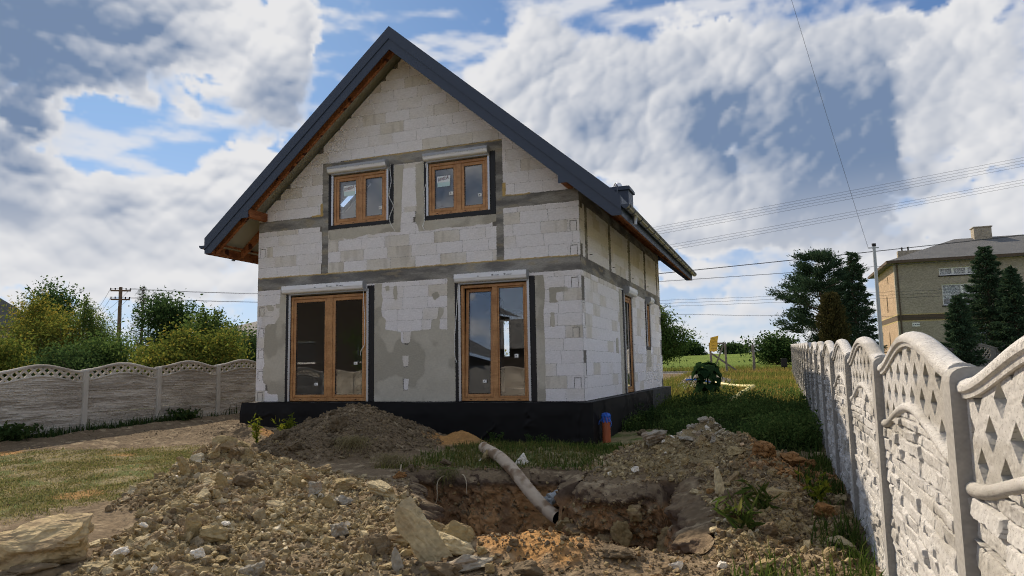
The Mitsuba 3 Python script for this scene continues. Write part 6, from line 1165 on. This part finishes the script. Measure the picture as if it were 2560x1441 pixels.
for x0, x1, z0, z1 in sw: add('side_pane', bh(bx(.15, .18, x0, x1, z0, z1)), 'm_dark', BH)
for z0, z1, m_ in ((HH - 4.85, HH - 4.40, 'm_bandbrown'), (HH - 4.92, HH - 4.852, 'm_bandyellow'), (HH - 4.398, HH - 4.33, 'm_bandyellow')): add('wall_band', bh(cat([bx(-.012, HL, -.012, -.001, z0, z1), bx(-.012, -.001, -.001, HD, z0, z1)])), m_, BH)
add('downpipe', bh(tube([(.22, -.08, .1), (.22, -.08, HH - .1)], .06, 8)), 'm_bandbrown', BH); SG = add('sign_plate', bh(bx(1.0, 1.55, -.03, -.001, HH - 5.35, HH - 5.05)), 'm_white', BH); add('sign_print', bh(cat([bx(1.06 + .12 * q, 1.06 + .12 * q + w_, -.036, -.031, HH - 5.25, HH - 5.15) for q, w_ in enumerate((.06, .09, .09, .09))])), 'm_print', SG)
e = .55; x0, x1, y0, y1, zr = -e, HL + e, -e, HD + e, HH + 2.3; rv = np.array([[x0,y0,HH],[x1,y0,HH],[x1,y1,HH],[x0,y1,HH],[x0+6.2,(y0+y1)/2,zr],[x1-6.2,(y0+y1)/2,zr]])
RF = add('roof', bh((np.vstack([rv, rv - [0, 0, .16]]), np.array([[0,1,5],[0,5,4],[1,2,5],[2,3,4],[2,4,5],[3,0,4],[6,8,7],[6,9,8],[0,6,7],[0,7,1],[1,7,8],[1,8,2],[2,8,9],[2,9,3],[3,9,6],[3,6,0]]))), 'm_felt', BH)
add('eaves_trim', bh(cat([bx(x0 - .03, x1 + .03, y0 - .04, y0 - .001, HH - .20, HH + .03), bx(x0 - .04, x0 - .001, y0, y1, HH - .20, HH + .03)])), 'm_bandbrown', BH)
add('chimney', bh(cat([bbx(7.0, 8.3, 4.6, 5.6, HH + 1.5, zr + .75, .02), bbx(6.93, 8.37, 4.53, 5.67, zr + .75, zr + .85, .02)])), 'm_dash', RF); add('chimney', bh(bbx(1.6, 4.2, 7.5, 8.1, HH + .5, HH + 1.9, .02)), 'm_dash', RF)
add('vent', bh(cat([tube([(q, 7.8, HH + 1.9), (q, 7.8, HH + 2.25)], .07, 8) for q in (2.0, 2.5)])), 'm_dark', RF)
# grey concrete fence across the road
FG = thing('concrete_fence', 'grey concrete fence with half-round lattice openings across the road on the right', 'fence'); fo, fdv = np.array([13.47, 37.8]), np.array([2.62, .95]) / math.hypot(2.62, .95); zf = gz_(13.5, 37.8) - .03
LW = 2.79 - .16; u_ = np.linspace(0, LW, 30); tp_ = 1.45 + .30 * np.sin(np.pi * u_ / LW) ** .9; pl = Polygon(np.vstack([[(0, 0), (LW, 0)], np.c_[u_, tp_][::-1]])); arc = Polygon(np.vstack([np.c_[u_[4:-4], (tp_ - .14)[4:-4]], [[u_[-5], .86], [u_[4], .86]]]))
lat = unary_union([LineString([(c - s * .6, .5), (c + s * .6, 1.9)]).buffer(.032, cap_style=2) for s in (-1, 1) for c in np.arange(-1, LW + 1, .25)]).intersection(arc)
g_plate = extrude(pl.difference(arc), .06, ((0, 0, 0), (1, 0, 0), (0, 0, 1), (0, 1, 0))); g_lat = extrude(lat, .04, ((0, .01, 0), (1, 0, 0), (0, 0, 1), (0, 1, 0)))
g_rib = cat([bx(0, LW, -.015, -.001, z_, z_ + .03) for z_ in (.27, .40, .55, .82)] + [sweep(u_, tp_ + .01, np.array([(.09,-.05),(.09,.03),(-.03,.03),(-.03,-.05)])[::-1])])
def fg(m, k): v, f = m; o = fo + fdv * 2.79 * k; return np.c_[o[0] + v[:, 0] * fdv[0] - v[:, 1] * fdv[1], o[1] + v[:, 0] * fdv[1] + v[:, 1] * fdv[0], zf + v[:, 2]], f
for k in range(-1, 3):
    add('post', fg(bbx(-.08, .08, -.06, .10, -.4, 1.52, .02), k), 'm_fence_grey', FG); P_ = numbered(f'{FG}__panel'); scene[f'{P_}__plate'] = mikit.ply(fg(shift(g_plate, (.08, 0, 0)), k), 'm_fence_grey'); scene[f'{P_}__lattice'] = mikit.ply(fg(shift(g_lat, (.08, 0, 0)), k), 'm_fence_grey'); scene[f'{P_}__coping'] = mikit.ply(fg(shift(g_rib, (.08, 0, 0)), k), 'm_fence_grey')
RL = thing('metal_railing', 'dark low metal railing left of the grey fence across the road', 'railing')
for z_ in (.95, 1.12, 1.3): add('rail', fg(bx(-6.0, -2.75, 0, .04, z_, z_ + .07), 0), 'm_dark', RL)
for q in (-6.0, -4.4, -2.85): add('upright', fg(bx(q, q + .06, .042, .08, -.3, 1.4), 0), 'm_dark', RL)
# roofs behind the left trees
G1 = thing('neighbour_house', 'house with only its grey roof corner showing above the leftmost bushes', 'house'); c1 = np.array([-60.5, 27.5]); z1 = gz_(*c1)
add('wall', bx(c1[0] - 6, c1[0] + 2.3, c1[1] - 4, c1[1] + 4, z1 - .2, z1 + 5.0), 'm_dash', G1); add('roof', (np.array([[c1[0]-6.5,c1[1]-4.6,z1+4.9],[c1[0]+2.8,c1[1]-4.6,z1+4.9],[c1[0]+2.8,c1[1]+4.6,z1+4.9],[c1[0]-6.5,c1[1]+4.6,z1+4.9],[c1[0]-6.5,c1[1],z1+7.6],[c1[0]+2.0,c1[1],z1+7.6]]), np.array([[0,1,5],[0,5,4],[1,2,5],[2,3,4],[2,4,5],[3,0,4],[0,3,2],[0,2,1]])), 'm_felt', G1)
G2 = thing('neighbour_house', 'house with low grey hipped roof half hidden by the block house corner', 'house'); c2 = np.array([-31.5, 31.0]); z2 = gz_(*c2)
add('wall', bx(c2[0] - 5, c2[0] + 5, c2[1] - 4, c2[1] + 4, z2 - .2, z2 + 3.2), 'm_dash', G2); RR = add('roof', (np.array([[c2[0]-5.5,c2[1]-4.5,z2+3.15],[c2[0]+5.5,c2[1]-4.5,z2+3.15],[c2[0]+5.5,c2[1]+4.5,z2+3.15],[c2[0]-5.5,c2[1]+4.5,z2+3.15],[c2[0]-1.2,c2[1],z2+4.75],[c2[0]+1.2,c2[1],z2+4.75]]), np.array([[0,1,5],[0,5,4],[1,2,5],[2,3,4],[2,4,5],[3,0,4],[0,3,2],[0,2,1]])), 'm_felt', G2)
for q in (-1.4, .9): add('chimney', bbx(c2[0] + q, c2[0] + q + .7, c2[1] - .9, c2[1] - .3, z2 + 4.2, z2 + 5.1, .02), 'm_dash', RR)
# behind the camera: what the window panes mirror
def pl_back(m, y, z, panel): v, f = m; return np.stack([-y - v[:, 0] * 1.0, -20.5 - v[:, 1] * -1.0, z + v[:, 2]], 1), f
FB = thing('concrete_fence', 'concrete fence with lattice top mirrored in the panes of the left terrace door', 'fence')
fence(FB, pl_back, range(0, 14), -2.0, lambda y: .62, lambda k: (.05, 0), 'm_fence_old', 'm_fence_old', .13, .33, .05, .17, 300)
MH = thing('mirrored_house', 'dark house with a gable and windows, seen only mirrored in the left terrace door', 'house'); mx0, mx1, my = -34.0, -15.5, -27.5; gzz = -1.2
gp = Polygon([(mx0, gzz), (mx1, gzz), (mx1, 4.6), (-24.5, 9.2), (mx0, 4.6)]); mw = [(-28.4, 1.2, -26.2, 2.8), (-21.5, 4.1, -19.6, 5.7), (-23, 1.2, -21, 2.8)]
add('gable_wall', extrude(gp.difference(unary_union([sbox(*q) for q in mw])), .3, ((0, my, 0), (1, 0, 0), (0, 0, 1), (0, -1, 0))), 'm_brownwall', MH)
for q in mw: add('window', cat([bx(q[0], q[2], my - .2, my - .18, q[1], q[3])]), 'm_white', MH); add('window_pane', bx(q[0] + .15, q[2] - .15, my - .17, my - .15, q[1] + .15, q[3] - .15), 'm_dark', MH)
for s in (-1, 1): xe = mx0 - .6 if s < 0 else mx1 + .6; add('roof', (np.array([[-24.5, my + .5, 9.4], [xe, my + .5, 4.5], [xe, my - 10, 4.5], [-24.5, my - 10, 9.4]]), np.array([[0, 1, 2], [0, 2, 3]])), 'm_felt', MH)
add('body', bx(mx0 + .1, mx1 - .1, my - 9.6, my - .31, gzz, 4.5), 'm_brownwall', MH)
SH = thing('mirrored_shed', 'long dark shed with a low pitched roof, seen only mirrored in the right terrace door', 'shed')
add('wall', bx(-14.8, -6.2, -30.5, -26.0, gzz, 1.9), 'm_brownwall', SH); add('roof', (np.array([[-15.4, -25.6, 1.8], [-5.6, -25.6, 1.8], [-5.6, -28.3, 3.7], [-15.4, -28.3, 3.7], [-15.4, -31, 1.8], [-5.6, -31, 1.8]]), np.array([[0, 1, 2], [0, 2, 3], [3, 2, 5], [3, 5, 4]])), 'm_felt', SH)
tree('mirrored_tree', -18.5, -23.6, 4.6, 1.9, 'm_leaf_green', 'leafy bush seen only mirrored in the right pane of the left terrace door', n=6000, leaf=.16, clump=.4, seed=91, first=.05, cat_='bush')
